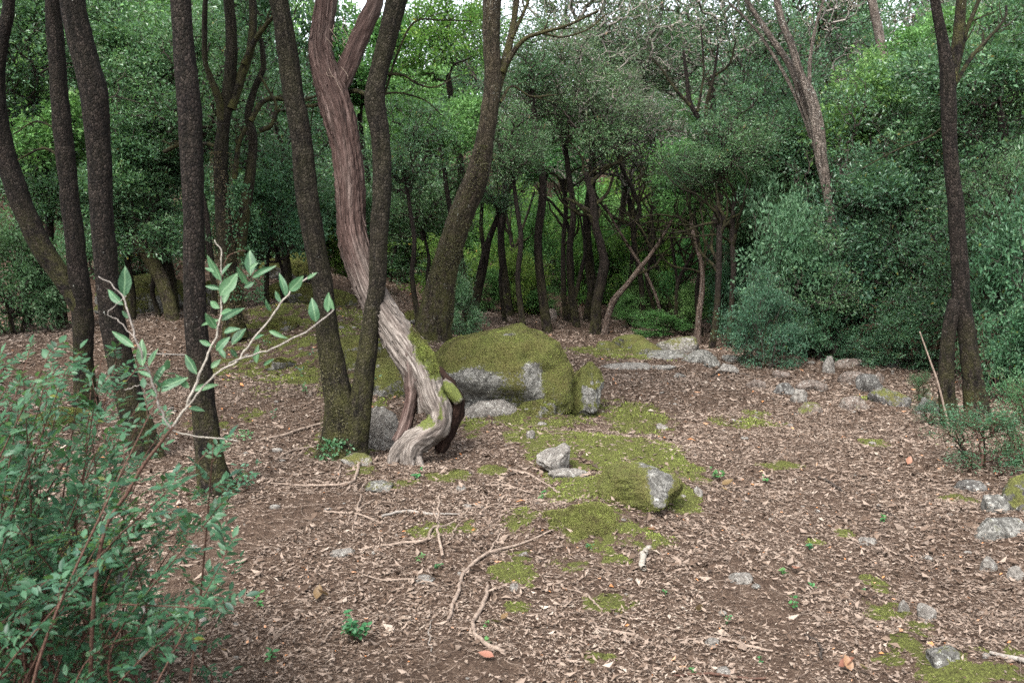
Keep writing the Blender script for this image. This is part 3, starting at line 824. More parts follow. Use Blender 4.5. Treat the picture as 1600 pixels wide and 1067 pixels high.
# right front group
put_rock(1472, 1046, 52, 34, 'domed grey stone in bright moss in the near right corner', mat='rock_grey', moss=.35, seed=28, bury=.35, sub=5, name='domed_stone', cat='stone')
put_rock(1446, 972, 26, 32, 'whitish stone at the upper end of the near moss strip', mat='rock_pale', seed=29, bury=.3, name='white_stone', cat='stone')
put_rock(1412, 962, 16, 22, 'narrow pale stone beside the whitish one in the moss strip', mat='rock_pale', seed=30, bury=.3, name='white_stone', cat='stone')
put_rock(1543, 896, 24, 24, 'white angular stone on the right border of the path', mat='rock_pale', seed=31, name='white_stone', cat='stone')
put_rock(1586, 908, 22, 18, 'white rounded stone nearest the right border', mat='rock_pale', seed=32, name='white_stone', cat='stone')
put_rock(1562, 840, 86, 24, 'low grey bedrock rib under the right bank', mat='rock_grey', moss=.2, seed=33, bury=.35, depth=.5, name='bedrock_rib', cat='rock')
put_rock(1556, 802, 38, 24, 'grey stone leaning against the dark mossy block', mat='rock_grey', seed=34, name='grey_stone', cat='stone')
put_rock(1588, 800, 60, 54, 'dark damp block with moss under the right hand shrubs', mat='rock_dark', moss=.65, seed=35, bury=.25, sub=5, name='damp_block', cat='rock')
put_rock(1515, 770, 44, 16, 'dark flat stone behind the damp block', mat='rock_dark', moss=.2, seed=36, name='flat_stone', cat='stone')
# stones along the right edge of the path
for i_, (px, py, w, h, mat, ms_, lab) in enumerate((
    (1182, 607, 28, 13, 'rock_grey', 0, 'small grey stone alone at the right edge of the path'),
    (1226, 616, 34, 17, 'rock_dark', 0, 'dark stone at the left end of the row of path side stones'),
    (1268, 610, 42, 16, 'rock_grey', .15, 'long pale grey stone behind the white wedge'),
    (1248, 629, 28, 20, 'rock_pale', 0, 'white wedge shaped stone in the path side row'),
    (1266, 648, 36, 18, 'rock_grey', .5, 'mossy grey stone lowest in the path side row'),
    (1295, 584, 22, 26, 'rock_pale', .1, 'upright whitish stone at the back of the row'),
    (1334, 600, 42, 18, 'rock_grey', .15, 'angular grey slab in front of the dark hollow'),
    (1358, 612, 50, 26, 'rock_dark', 0, 'dark flat topped stone in the path side hollow'),
    (1332, 641, 46, 20, 'rock_brown', .2, 'brown tilted slab lowest on the right side of the path'),
    (1388, 634, 60, 26, 'rock_dark', .5, 'dark mossy edged slab left of the leaning dead stick'),
    (1372, 600, 26, 16, 'rock_grey', 0, 'small pale block under the right hand thicket'),
    (1398, 575, 30, 16, 'rock_dark', .5, 'shaded mossy stone deep under the right hand thicket'),
    (1448, 648, 40, 26, 'rock_dark', .2, 'dark stone at the foot of the right hand oak'),
    (1328, 575, 40, 14, 'rock_brown', .2, 'brown stone lying behind the path side row'),
    (1220, 590, 26, 10, 'rock_brown', 0, 'low brown stone between path and thicket'),
    (1135, 583, 36, 14, 'rock_pale', .1, 'pale stone at the end of the limestone outcrop near the low bush'),
    (1112, 575, 26, 12, 'rock_grey', 0, 'grey stone between the outcrop and the low bush'),
    (1142, 566, 30, 12, 'rock_grey', 0, 'grey stone touching the low bush'),
    (1066, 552, 70, 24, 'rock_pale', .45, 'largest pale block of the limestone outcrop across the path'),
    (1045, 562, 60, 16, 'rock_grey', .3, 'front ledge of the limestone outcrop across the path'),
    (1090, 566, 54, 18, 'rock_grey', .25, 'right shoulder of the limestone outcrop across the path'),
    (1012, 556, 50, 24, 'rock_grey', .9, 'moss topped rock left of the limestone outcrop'),
    (988, 545, 54, 20, 'rock_dark', .9, 'flat mossy rock under the far slender trunks'),
    (950, 548, 40, 14, 'rock_dark', .9, 'leftmost mossy rock of the far row'),
    (970, 577, 90, 7, 'rock_pale', .1, 'long thin whitish ledge crossing the path'),
    (1035, 578, 40, 6, 'rock_pale', 0, 'short whitish ledge at the right end of the long one'),
    (1060, 590, 20, 6, 'rock_pale', 0, 'small flat white stone on the path beyond the boulders'))):
    put_rock(px, py, w, h, lab, mat=mat, moss=ms_, seed=60 + i_, sub=4, depth=.7, bury=.3, name='path_side_stone', cat='stone', facet=.9)
# mossy rocks on the left bank
for i_, (px, py, w, h, ms_, lab) in enumerate((
    (620, 620, 105, 62, .72, 'broad mossy rock behind the dead trunk'),
    (560, 575, 100, 46, .8, 'rounded mossy rock seen between the two oak stems'),
    (500, 480, 90, 34, 1.1, 'mossy rock high on the left bank'),
    (456, 470, 70, 30, 1.1, 'mossy hump left of the one high on the bank'),
    (445, 440, 110, 44, 1.0, 'long mossy rock at the top of the left bank'),
    (440, 520, 44, 22, 1.0, 'small mossy rock halfway up the bank'),
    (440, 578, 44, 20, .8, 'low mossy stone on the left slope'),
    (655, 510, 56, 26, .7, 'stone with pale top beside the ivy covered leaning trunk'),
    (230, 490, 120, 60, .8, 'dark mossy rocks behind the three left trunks'),
    (350, 480, 60, 40, .9, 'mossy rock under the ivy wrapped tree'),
    (95, 668, 70, 26, 1.0, 'mossy stone glimpsed through the sapling on the left'))):
    put_rock(px, py, w, h, lab, mat='rock_grey', moss=ms_ * 1.1, seed=110 + i_, sub=5, depth=.8, bury=.16, name='mossy_rock', cat='rock', facet=.8, fuzz=7000)
put_rock(120, 930, 150, 80, 'olive mossy rock half hidden inside the mastic shrub', mat='rock_grey', moss=.9, seed=130, bury=.3, sub=5, name='mossy_rock', cat='rock', facet=.3, fuzz=14000)
put_rock(215, 975, 60, 24, 'pale lichened stone at the foot of the mastic shrub', mat='rock_pale', seed=131, bury=.3, sub=4, name='pale_stone', cat='stone')
put_rock(862, 503, 16, 20, 'reddish stub of a stone at the far bend of the path', mat='rock_brown', seed=132, bury=.15, name='stone_stub', cat='stone')
# ------------------------------------------------------------------ trunks traced from the photograph
WK = .79
def px_path(pts, Y, Yt=None, step=.03, wob=0.0, seed=0):
    """pts: (px, py, width px) base to top; Y metres ahead at the base, Yt at the top"""
    Yt = Y if Yt is None else Yt; n = len(pts)
    P = []
    for i, (px, py, w) in enumerate(pts):
        yy = Y + (Yt - Y) * i / max(1, n - 1); p = at(px, py, yy); P.append([*p, w * mpp(yy) / 2 * WK])
    P = np.array(P); ln = np.linalg.norm(np.diff(P[:, :3], axis=0), axis=1).sum()
    Q = catmull(P, max(6, int(ln / step)))
    if wob:
        s = np.linspace(0, ln, len(Q)); off = np.stack([fbm(np.stack([s * 1.5, s * 0 + seed + 9 * k, s * 0], -1), 3, seed) for k in range(3)], -1)
        Q[:, :3] += off * wob * np.minimum(1, s / .5)[:, None]
    return Q[:, :3], np.maximum(Q[:, 3], .002)

def extend(P, R, length, lean=(0, 0), taper=.6, step=.08, seed=0):
    d = P[-1] - P[-4]; d /= np.linalg.norm(d); n = int(length / step); out, rr = [], []
    p = P[-1].copy(); r0 = R[-1]
    for i in range(1, n + 1):
        d = d * .97 + np.array([lean[0] * .03, lean[1] * .03, .05]); d /= np.linalg.norm(d)
        p = p + d * step; out.append(p.copy()); rr.append(r0 * (1 - (1 - taper) * i / n))
    return np.vstack([P, out]), np.concatenate([R, rr])

def root_down(P, R, depth=.22, flare=1.15):
    d = P[0] - P[2]; d /= np.linalg.norm(d); d[2] = min(d[2], -.6)
    return np.vstack([P[0] + d * depth, P]), np.concatenate([[R[0] * flare], R])

def limb_mesh(name, paths, mat, sides=9, amp=.08, seed=0, extra=None):
    A = Acc()
    for k, (P, R) in enumerate(paths):
        V, T, B = tube(P, R, sides, amp=amp, nscale=10, seed=seed + k); A.add(V, T, B)
    return A.mesh(name, [M[mat]])

def tree_root(name, p, label, cat='tree', group=None):
    return thing(name, p, label, cat, group)
def part(name, me, root, **k):      # world-space mesh under a root that stands at root.location
    o = obj(name, me, root); o.matrix_parent_inverse = Matrix.Translation(-Vector(root.location)); return o

TOPS = []   # (root, point, direction) where crowns go
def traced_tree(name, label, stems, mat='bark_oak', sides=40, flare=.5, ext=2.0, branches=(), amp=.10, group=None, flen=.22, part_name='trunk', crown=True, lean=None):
    """stems: list of (pts, Y, Ytop or None); the first stem's base is on the ground"""
    root = None
    for i, (pts, Y, Yt) in enumerate(stems):
        P, R = px_path(pts, Y, Yt, wob=.012, seed=len(name) + i + int(pts[0][0]))
        if root is None: root = tree_root(name, P[0], label, 'tree', group)
        if i == 0 or abs(pts[0][1] - stems[0][0][0][1]) < 40: P, R = root_down(P, R)
        if pts[-1][1] < 5 and ext: P, R = extend(P, R, ext, taper=.45, lean=lean or (0, 0))
        V, T, B = tube(P, R, sides, amp=amp, nscale=9, seed=i * 7 + int(pts[0][0]), flare=flare if i == 0 or pts[0][1] > 600 else 0, flen=flen)
        A = Acc(); A.add(V, T, B)
        part(part_name if i == 0 or part_name == 'stem' else 'limb', A.mesh(part_name, [M[mat]]), root)
        TOPS.append((root, P[-1], R[-1]))
    for j, (pts, Y, Yt) in enumerate(branches):
        P, R = px_path(pts, Y, Yt, wob=.02, seed=j + 50)
        V, T, B = tube(P, R, 8, amp=.12, nscale=20, seed=j)
        A = Acc(); A.add(V, T, B)
        # side twigs
        for q in range(4):
            k = int(len(P) * (.35 + .15 * q)); d = P[min(k + 1, len(P) - 1)] - P[k - 1]; d /= np.linalg.norm(d) + 1e-9
            rr = random.Random(j * 10 + q); d2 = d + np.array([rr.uniform(-.8, .8), rr.uniform(-.4, .4), rr.uniform(-.3, .9)]); d2 /= np.linalg.norm(d2)
            ln = np.linalg.norm(P[-1] - P[0]) * rr.uniform(.2, .45)
            pts2 = np.array([P[k] + d2 * ln * t + np.array([rr.uniform(-1, 1), 0, rr.uniform(-1, 1)]) * ln * .08 * (t > 0) for t in (0, .35, .7, 1)])
            Q = catmull(pts2, 8); V, T, B = tube(Q, np.linspace(R[k] * .5, .002, 8), 5); A.add(V, T, B)
        part('branch', A.mesh('branch', [M[mat]]), root)
    return root

g = lambda px, py: ground_at(px, py)[1]
D_left = g(135, 640)
WK = .68
t12 = traced_tree('oak_tree', 'slim dark oak with a second curving stem, second trunk from the far left', [
    ([(134, 640, 52), (131, 560, 42), (130, 500, 46), (119, 400, 42), (108, 300, 40), (98, 200, 40), (90, 100, 36), (84, 30, 34), (84, -10, 32)], D_left, None),
    ([(130, 490, 44), (112, 455, 44), (70, 395, 46), (38, 330, 46), (14, 260, 46), (0, 200, 44), (-6, 130, 36), (2, 70, 28), (12, 20, 26), (14, -10, 26)], D_left, None)],
    branches=[([(100, 250, 8), (70, 232, 6), (40, 245, 4), (15, 262, 3)], D_left, None), ([(110, 215, 5), (60, 190, 4), (20, 210, 3)], D_left, None)])
D3 = g(222, 718)
t3 = traced_tree('oak_tree', 'stout dark oak with a kink to the right, third trunk from the left', [
    ([(232, 722, 72), (212, 650, 62), (196, 590, 58), (180, 520, 56), (170, 450, 52), (161, 340, 50), (156, 250, 52), (150, 180, 56), (146, 140, 58), (133, 90, 56), (120, 40, 54), (112, -10, 52)], D3, None)], ext=2.2)
D4 = g(340, 772)
WK = .80
t4 = traced_tree('oak_tree', 'straight dark oak nearest the camera at the right edge of the sapling', [
    ([(342, 775, 66), (330, 730, 54), (322, 670, 48), (315, 600, 45), (308, 520, 43), (303, 430, 41), (301, 330, 40), (300, 230, 42), (296, 160, 44), (288, 100, 41), (283, 40, 38), (281, -10, 38)], D4, None)], ext=2.6)
D5 = g(535, 716)
t5 = traced_tree('twin_stemmed_oak', 'twin stemmed dark oak whose stems cross the dead trunk', [
    ([(532, 722, 94), (534, 690, 76), (532, 640, 64), (522, 590, 52), (515, 540, 46), (505, 450, 40), (490, 370, 42), (478, 290, 42), (470, 210, 40), (460, 150, 40), (449, 80, 38), (439, 20, 36), (433, -10, 36)], D5, None),
    ([(548, 705, 60), (560, 660, 46), (567, 600, 42), (577, 520, 36), (588, 440, 34), (594, 360, 36), (597, 280, 36), (592, 210, 36), (585, 160, 40), (592, 115, 36), (606, 60, 36), (618, 10, 38), (624, -10, 38)], D5 - .02, D5 - .1)],
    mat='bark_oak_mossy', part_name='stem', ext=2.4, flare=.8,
    branches=[([(598, 115, 8), (630, 118, 5), (650, 130, 4), (680, 138, 3), (720, 120, 2)], D5, D5 + .3), ([(590, 150, 7), (620, 145, 4), (660, 155, 3), (690, 180, 2)], D5, D5 + .4),
              ([(578, 150, 10), (552, 142, 9), (520, 155, 8), (480, 165, 6), (440, 150, 5)], D5 + .1, D5 + .8), ([(600, 150, 5), (640, 40, 4), (690, 32, 3), (740, 35, 2)], D5, D5 + .6)])
# ivy of tiny leaves on its base
def ivy(root, P, R, s0, s1, n, size, mat, seed, name='ivy', arc=None):
    r2 = np.random.default_rng(seed)
    L = np.concatenate([[0], np.cumsum(np.linalg.norm(np.diff(P, axis=0), axis=1))])
    s = s0 + (s1 - s0) * r2.uniform(0, 1, n) ** 1.3
    th = r2.uniform(0, 2 * math.pi, n) if arc is None else r2.normal(arc[0], arc[1], n)
    C0 = np.stack([np.interp(s, L, P[:, k]) for k in range(3)], -1); rr = np.interp(s, L, R)
    o = np.stack([np.cos(th), np.sin(th), th * 0], -1)
    nzv = fbm(np.stack([np.cos(th) * 1.4, np.sin(th) * 1.4, s * 3.5], -1), 3, seed) ; keep = nzv > -.18 + .5 * (s - s0) / (s1 - s0) - .2
    C0, rr, o = C0[keep], rr[keep], o[keep]; n = len(C0)
    pos = C0 + o * (rr * 1.08 + r2.uniform(0, .02, n))[:, None]
    D = o * .6 + r2.normal(0, .6, (n, 3)) + [0, 0, -.3]
    V, T = leaves_np(pos, D, o + r2.normal(0, .4, (n, 3)), size * r2.uniform(.6, 1.4, n), size * .8 * np.ones(n))
    part(name, tri_mesh(name, V, T, [M[mat]], fattr={'tint': np.repeat(r2.uniform(0, .95, n), 2)}), root)['kind'] = 'stuff'
P, R = px_path([(532, 722, 90), (534, 690, 74), (532, 640, 62), (522, 590, 52), (515, 540, 46), (490, 370, 42)], D5)
ivy(t5, P, R, 0, 1.0, 5200, .011, 'leaf_ivy', 3)
ivy(t5, P, R * 1.05, .02, .25, 260, .03, 'leaf_mastic', 4, 'ivy', arc=(-1.6, .45))

WK = .85
# --- the dead twisted trunk
DD = ground_at(640, 727)[1] + .06
rdead = thing('dead_tree', ground_at(645, 720), 'twisted grey and red dead trunk with peeling stringy bark and a hollow foot', 'tree')
def dead_piece(name, pts, Y, Yt=None, sides=90, ridges=.24, twist=.7, mossy=None, mat='bark_dead', ext=0, amp=.1, off=0.0, flare=0):
    P, R = px_path(pts, Y, Yt, step=.02, wob=.01, seed=3)
    if ext: P, R = extend(P, R, ext, taper=.5)
    V, T, B = tube(P, R, sides, amp=amp, nscale=7, seed=8, ridges=ridges, twist=twist, nridge=30, flare=flare)
    B = B + [0, 0, off]
    ms = np.zeros(len(V))
    if mossy:
        for px, py, rx, ry, s in mossy:
            c = at(px, py, Y); k = mpp(Y); q = ((V[:, 0] - c[0]) / (rx * k)) ** 2 + ((V[:, 2] - c[2]) / (ry * k)) ** 2
            ms = np.maximum(ms, s * np.exp(-q * 1.1))
    me = tri_mesh(name, V, T, [M[mat]], smooth=True, vattr={'bark': B, 'moss': ms})
    part(name, me, rdead); return P, R, V, T, ms
mo = [(668, 545, 26, 30, 1.0), (650, 520, 12, 22, 1.1), (682, 575, 20, 25, .9), (700, 610, 18, 14, 1.0), (665, 655, 26, 14, .8), (690, 640, 8, 26, .6)]
P1, R1, V1, T1, ms1 = dead_piece('trunk', [(676, 640, 58), (668, 610, 62), (655, 575, 66), (632, 540, 66), (606, 500, 58), (580, 455, 54), (560, 400, 52), (549, 350, 50), (546, 290, 52), (541, 230, 50), (528, 170, 56), (511, 120, 50), (502, 80, 42), (506, 40, 38), (512, -10, 36)], DD + .28, DD + .55, mossy=mo, ext=2.0)
dead_piece('limb', [(522, 150, 30), (538, 118, 34), (553, 80, 34), (568, 45, 32), (582, 15, 30), (590, -12, 30)], DD + .5, DD + .62, sides=36, off=2.6, ext=1.5)
dead_piece('root', [(666, 590, 48), (676, 620, 46), (686, 642, 44), (684, 664, 44), (664, 680, 48), (645, 694, 50), (640, 716, 42), (644, 732, 34), (650, 745, 26)], DD + .12, DD - .02, sides=40, mossy=mo, ridges=.42, off=0)
dead_piece('root', [(654, 682, 36), (638, 690, 34), (624, 704, 30), (616, 720, 24), (612, 738, 18)], DD + .02, DD + .0, sides=26, ridges=.4)
dead_piece('root', [(640, 540, 30), (642, 575, 28), (645, 610, 26), (640, 640, 24), (632, 668, 24), (620, 690, 20)], DD + .26, DD + .16, sides=24, ridges=.5, mat='bark_dead', off=1.3)
dead_piece('root', [(672, 580, 36), (696, 606, 38), (711, 630, 34), (708, 655, 30), (697, 680, 28), (686, 705, 20)], DD + .32, DD + .25, sides=30, mossy=mo, mat='wood_rot', ridges=.5)
dead_piece('root', [(690, 600, 26), (705, 612, 26), (718, 628, 18)], DD + .2, DD + .16, sides=24, mossy=[(700, 612, 30, 20, 1.2)], ridges=.3)
# peeling strips lying along the trunk, and thin roots at its foot
A = Acc(); r2 = random.Random(15); Ls = np.concatenate([[0], np.cumsum(np.linalg.norm(np.diff(P1, axis=0), axis=1))])
for k in range(90):
    s0 = r2.uniform(.15, 3.6); ln = r2.uniform(.12, .5); th = r2.uniform(math.pi, 2 * math.pi) + r2.uniform(-.4, .4); ss = np.linspace(s0, s0 + ln, 9)
    cc = np.stack([np.interp(ss, Ls, P1[:, q]) for q in range(3)], -1); rr_ = np.interp(ss, Ls, R1); an = th + .5 * (ss - s0)
    tg = cc[-1] - cc[0]; tg /= np.linalg.norm(tg) + 1e-9; nx_ = np.cross(tg, [0, 1.0, 0]); nx_ /= np.linalg.norm(nx_); ny_ = np.cross(nx_, tg); ny_ *= np.sign(ny_[1])
    lift = np.concatenate([np.zeros(7), [.006, .02]]) * r2.uniform(.2, 1.2); lift = lift if r2.random() < .5 else lift[::-1]
    Q = cc + (np.cos(an) * (rr_ * 1.0 + lift))[:, None] * nx_ + (np.sin(an) * (rr_ * 1.0 + lift))[:, None] * ny_
    V, T, B = tube(Q, np.linspace(.007, .003, 9) * r2.uniform(.4, 1.1), 5); A.add(V, T, np.concatenate([B[:, :2] * 3 + k * .37, B[:, 2:] + s0], 1))
o_ = A.mesh('bark_strip', [M['bark_dead']]); part('bark_strip', o_, rdead)['kind'] = 'stuff'
for k, (pts_) in enumerate(([(640, 716, 14), (634, 732, 10), (622, 744, 7), (612, 750, 4)], [(652, 712, 16), (660, 730, 10), (668, 742, 6)])):
    P, R = px_path(pts_, DD - .02, DD - .12, step=.02, wob=.01, seed=k)
    V, T, B = tube(P, R, 14, amp=.25, nscale=25, seed=k, ridges=.3, nridge=12); ms_ = np.zeros(len(V))
    part('root', tri_mesh('root', V, T, [M['bark_dead']], smooth=True, vattr={'bark': B, 'moss': ms_}), rdead)
# loose bark strips hanging at the fork
A = Acc(); r2 = random.Random(5)
for k in range(14):
    px, py = r2.uniform(505, 550), r2.uniform(20, 135); a = at(px, py, DD + .38)
    ln = r2.uniform(.05, .13); d = np.array([r2.uniform(-.25, .6), r2.uniform(-.4, .1), -1]); Q = catmull(np.array([a, a + d * ln * .5 + [r2.uniform(-.02, .02), 0, 0], a + d * ln + [r2.uniform(0, .05), -.03, 0]]), 6)
    V, T, B = tube(Q, np.linspace(.004, .001, 6), 4); A.add(V * 1.0, T, B)
part('bark_strip', A.mesh('bark_strip', [M['twig_tan']]), rdead)['kind'] = 'stuff'
_n = np.zeros_like(V1); fnn = np.cross(V1[T1[:, 1]] - V1[T1[:, 0]], V1[T1[:, 2]] - V1[T1[:, 0]])
for k in range(3): np.add.at(_n, T1[:, k], fnn)
_n /= np.linalg.norm(_n, axis=1)[:, None] + 1e-9
mc = moss_cover(V1, _n, T1, ms1, 16000, .013, 'moss_cover', rdead, 6, .05)
mc.matrix_parent_inverse = Matrix.Translation(-Vector(rdead.location))

# --- the leaning ivy clad tree beyond
WK = .72
D8 = ground_at(678, 532)[1]
t8 = traced_tree('leaning_oak', 'leaning oak clad in small brown ivy scales behind the great boulder', [
    ([(672, 540, 84), (682, 490, 72), (690, 440, 62), (706, 380, 54), (724, 330, 54), (744, 280, 52), (756, 230, 40), (765, 180, 38), (770, 120, 37), (768, 60, 36), (768, 10, 38), (772, -10, 36)], D8, None),
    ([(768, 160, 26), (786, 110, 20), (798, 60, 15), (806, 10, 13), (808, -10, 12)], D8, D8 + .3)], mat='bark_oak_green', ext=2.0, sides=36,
    branches=[([(785, 112, 16), (800, 85, 12), (822, 62, 9), (850, 52, 8), (890, 40, 6), (935, 18, 5)], D8, D8 - .3), ([(848, 52, 6), (880, 58, 4), (920, 45, 4), (950, 20, 3)], D8, D8), ([(782, 160, 7), (800, 135, 5), (830, 150, 4), (870, 148, 3)], D8, D8 + .4),
              ([(800, 60, 9), (818, 20, 7), (828, -10, 6)], D8, D8)])
P, R = px_path([(672, 540, 84), (682, 490, 72), (690, 440, 62), (706, 380, 54), (724, 330, 54), (744, 280, 52), (756, 230, 40)], D8)
ivy(t8, P, R * .86, 0, 3.0, 15000, .019, 'leaf_ivy', 13)

WK = .82
# --- multi stemmed ivy wrapped tree behind the straight oak
D9 = ground_at(362, 492)[1] * .92
t9 = traced_tree('ivy_wrapped_tree', 'forking many limbed tree wrapped in climbing ivy behind the straight oak', [
    ([(366, 505, 40), (360, 440, 34), (352, 370, 32), (347, 300, 28), (345, 240, 26), (350, 190, 22), (358, 140, 24), (362, 80, 22), (360, 20, 20), (356, -10, 18)], D9, None),
    ([(348, 230, 20), (344, 165, 16), (330, 125, 12), (320, 95, 10), (320, 40, 10), (322, -10, 9)], D9, D9 - .3),
    ([(360, 170, 20), (378, 120, 17), (392, 80, 15), (396, 30, 15), (394, -10, 14)], D9, D9 + .2),
    ([(372, 400, 26), (382, 330, 22), (392, 270, 19), (396, 215, 16), (388, 180, 14), (398, 140, 12), (412, 105, 10), (408, 60, 8)], D9 + .1, D9 + .3)],
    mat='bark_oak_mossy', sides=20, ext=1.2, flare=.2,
    branches=[([(392, 190, 11), (408, 162, 10), (430, 155, 8), (462, 160, 6), (500, 150, 5)], D9, D9 + .3), ([(382, 100, 14), (400, 62, 10), (415, 40, 9), (428, 25, 7)], D9, D9 - .2), ([(405, 205, 10), (425, 195, 9), (432, 165, 6), (420, 140, 5), (405, 115, 4)], D9, D9 + .1),
              ([(352, 235, 9), (325, 225, 7), (300, 225, 7), (280, 225, 9), (256, 238, 8)], D9, D9 + .2), ([(366, 280, 12), (372, 230, 9), (385, 200, 8)], D9, D9)])
P, R = px_path([(366, 505, 44), (360, 440, 40), (352, 370, 38), (347, 300, 34), (345, 240, 30)], D9)
ivy(t9, P, R, 0, 2.6, 5200, .02, 'leaf_ivy', 23)
P, R = px_path([(380, 470, 60), (384, 400, 60), (378, 330, 46), (372, 290, 30)], D9 - .1)
ivy(t9, P, R, 0, 2.0, 1500, .035, 'leaf_mastic', 24)

# --- fallen leaning log far left
Dl = ground_at(268, 500)[1]
traced_tree('leaning_tree', 'lichened brown trunk leaning left behind the three left trunks', [
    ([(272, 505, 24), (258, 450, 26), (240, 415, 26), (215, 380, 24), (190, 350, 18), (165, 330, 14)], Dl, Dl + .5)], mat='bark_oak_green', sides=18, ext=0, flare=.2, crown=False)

# --- right hand oak with fork
D10 = ground_at(1490, 668)[1]
t10 = traced_tree('forked_oak', 'slender black barked oak forking near the top at the right side', [
    ([(1528, 650, 46), (1520, 590, 36), (1512, 530, 32), (1502, 470, 32), (1498, 400, 30), (1494, 330, 28), (1488, 260, 26), (1484, 200, 26), (1481, 150, 28), (1480, 110, 26), (1474, 60, 20), (1466, 20, 18), (1460, -10, 16)], D10, None),
    ([(1488, 668, 38), (1480, 620, 30), (1478, 570, 28), (1482, 520, 26), (1492, 470, 24)], D10, D10),
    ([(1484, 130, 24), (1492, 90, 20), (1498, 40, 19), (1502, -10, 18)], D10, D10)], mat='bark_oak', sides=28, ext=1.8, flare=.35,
    branches=[([(1490, 135, 10), (1515, 95, 7), (1548, 60, 6), (1572, 30, 5), (1574, 10, 4)], D10, D10 + .4), ([(1484, 190, 5), (1450, 215, 4), (1400, 235, 3), (1345, 265, 2)], D10, D10 + .3), ([(1496, 110, 8), (1510, 50, 8), (1530, 0, 7)], D10 + .1, D10 + .3)])
part('stick', limb_mesh('stick', [px_path([(1482, 664, 4), (1466, 600, 4), (1452, 560, 3), (1437, 518, 2)], D10 - .3)], 'twig_tan'), tag(thing('dead_stick', ground_at(1482, 668), 'thin pale dead stick leaning beside the slender black oak', 'stick')))

# --- pale tree on the right slope
D11 = 14.9
t11 = traced_tree('pale_barked_tree', 'pale barked tree fanning into three stems above the right hand thicket', [
    ([(1302, 470, 16), (1303, 410, 15), (1298, 340, 16), (1290, 290, 18), (1284, 250, 22), (1276, 200, 18), (1264, 150, 16), (1248, 110, 15), (1236, 70, 14), (1222, 35, 13), (1212, -10, 12)], D11, None),
    ([(1284, 255, 20), (1270, 200, 16), (1252, 150, 14), (1236, 105, 13), (1205, 60, 11), (1178, 20, 9), (1160, -10, 8)], D11 + .1, D11 + .5),
    ([(1288, 250, 11), (1284, 200, 10), (1272, 150, 9), (1262, 130, 8)], D11, D11),
    ([(1275, 240, 8), (1258, 190, 7), (1238, 140, 7), (1210, 90, 6), (1180, 45, 5), (1140, 5, 4)], D11 + .2, D11 + .6),
    ([(1264, 140, 8), (1266, 90, 7), (1275, 40, 6), (1290, -10, 5)], D11, D11)], mat='bark_pale', sides=14, ext=1.0, flare=0)
D12 = 21.0
traced_tree('pale_trunked_tree', 'broad pale trunk half lost in the foliage between the two right hand trees', [
    ([(1372, 420, 20), (1378, 330, 18), (1386, 240, 18), (1390, 180, 18), (1385, 120, 17), (1375, 60, 17), (1364, 10, 16), (1360, -10, 16)], D12, None)], mat='bark_pale', sides=12, ext=1.0, flare=0)
D13 = 17.5
traced_tree('spreading_dark_tree', 'dark crooked tree forking widely above the round pale bush', [
    ([(1202, 480, 20), (1205, 400, 18), (1198, 320, 17), (1186, 270, 16), (1170, 240, 13), (1166, 210, 10)], D13, None),
    ([(1165, 330, 14), (1135, 260, 12), (1112, 220, 10), (1095, 190, 9), (1078, 160, 9), (1073, 120, 7), (1068, 80, 5)], D13, D13 + .3)], mat='bark_far', sides=12, ext=0, flare=0,
    branches=[([(1105, 210, 8), (1105, 165, 7), (1116, 120, 6), (1122, 70, 4)], D13, D13), ([(1078, 165, 7), (1052, 135, 5), (1035, 110, 4), (1020, 90, 3)], D13, D13), ([(1090, 175, 6), (1100, 110, 4), (1095, 40, 3)], D13, D13 + .3), ([(1118, 118, 5), (1140, 100, 4), (1150, 60, 3)], D13, D13)])

# --- slender understory trunks round the path bend
WK = .8
def crook(root, P, R, n, seed):
    r2 = random.Random(seed); A = Acc()
    for k in range(n):
        i0 = int(len(P) * r2.uniform(.5, .98)); p = P[min(i0, len(P) - 1)].copy(); d = np.array([r2.uniform(-1, 1), r2.uniform(-.5, .5), r2.uniform(.3, 1.1)]); d /= np.linalg.norm(d)
        pts = [p]; ln = r2.uniform(.8, 2.0); m = 8
        for q in range(m):
            d = d + np.array([r2.uniform(-.55, .55), r2.uniform(-.3, .3), r2.uniform(-.35, .5)]); d /= np.linalg.norm(d); p = p + d * ln / m; pts.append(p)
        Q = catmull(np.array(pts), 22); r0 = R[min(i0, len(R) - 1)] * r2.uniform(.45, .75)
        V, T, B = tube(Q, np.linspace(r0, .004, 22), 6, amp=.15, nscale=15); A.add(V, T, B)
        for w_ in range(3):
            j = r2.randrange(6, 20); e = Q[j] - Q[j - 1]; e /= np.linalg.norm(e); e = e + np.array([r2.uniform(-1, 1), r2.uniform(-.5, .5), r2.uniform(-.4, .9)]); L_ = ln * r2.uniform(.15, .4)
            Q2 = catmull(np.array([Q[j], Q[j] + e * L_ * .5 + [r2.uniform(-.08, .08), 0, .03], Q[j] + e * L_]), 8); V, T, B = tube(Q2, np.linspace(r0 * .35, .003, 8), 4); A.add(V, T, B)
    part('branches', A.mesh('branches', [M['bark_far']]), root)['kind'] = 'stuff'
def slim(label, pts_list, mat='bark_far', dy=0, name='slender_oak'):
    Yb = ground_at(pts_list[0][0][0], pts_list[0][0][1])[1] + dy
    ro = traced_tree(name, label, [(p, Yb, Yb + .3 * i) for i, p in enumerate(pts_list)], mat=mat, sides=12, ext=0, flare=.25, flen=.15)
    if name != 'trunk_stub':
        P, R = px_path(pts_list[0], Yb); crook(ro, P, R, 8, int(pts_list[0][0][0]))
    return ro
SL = []
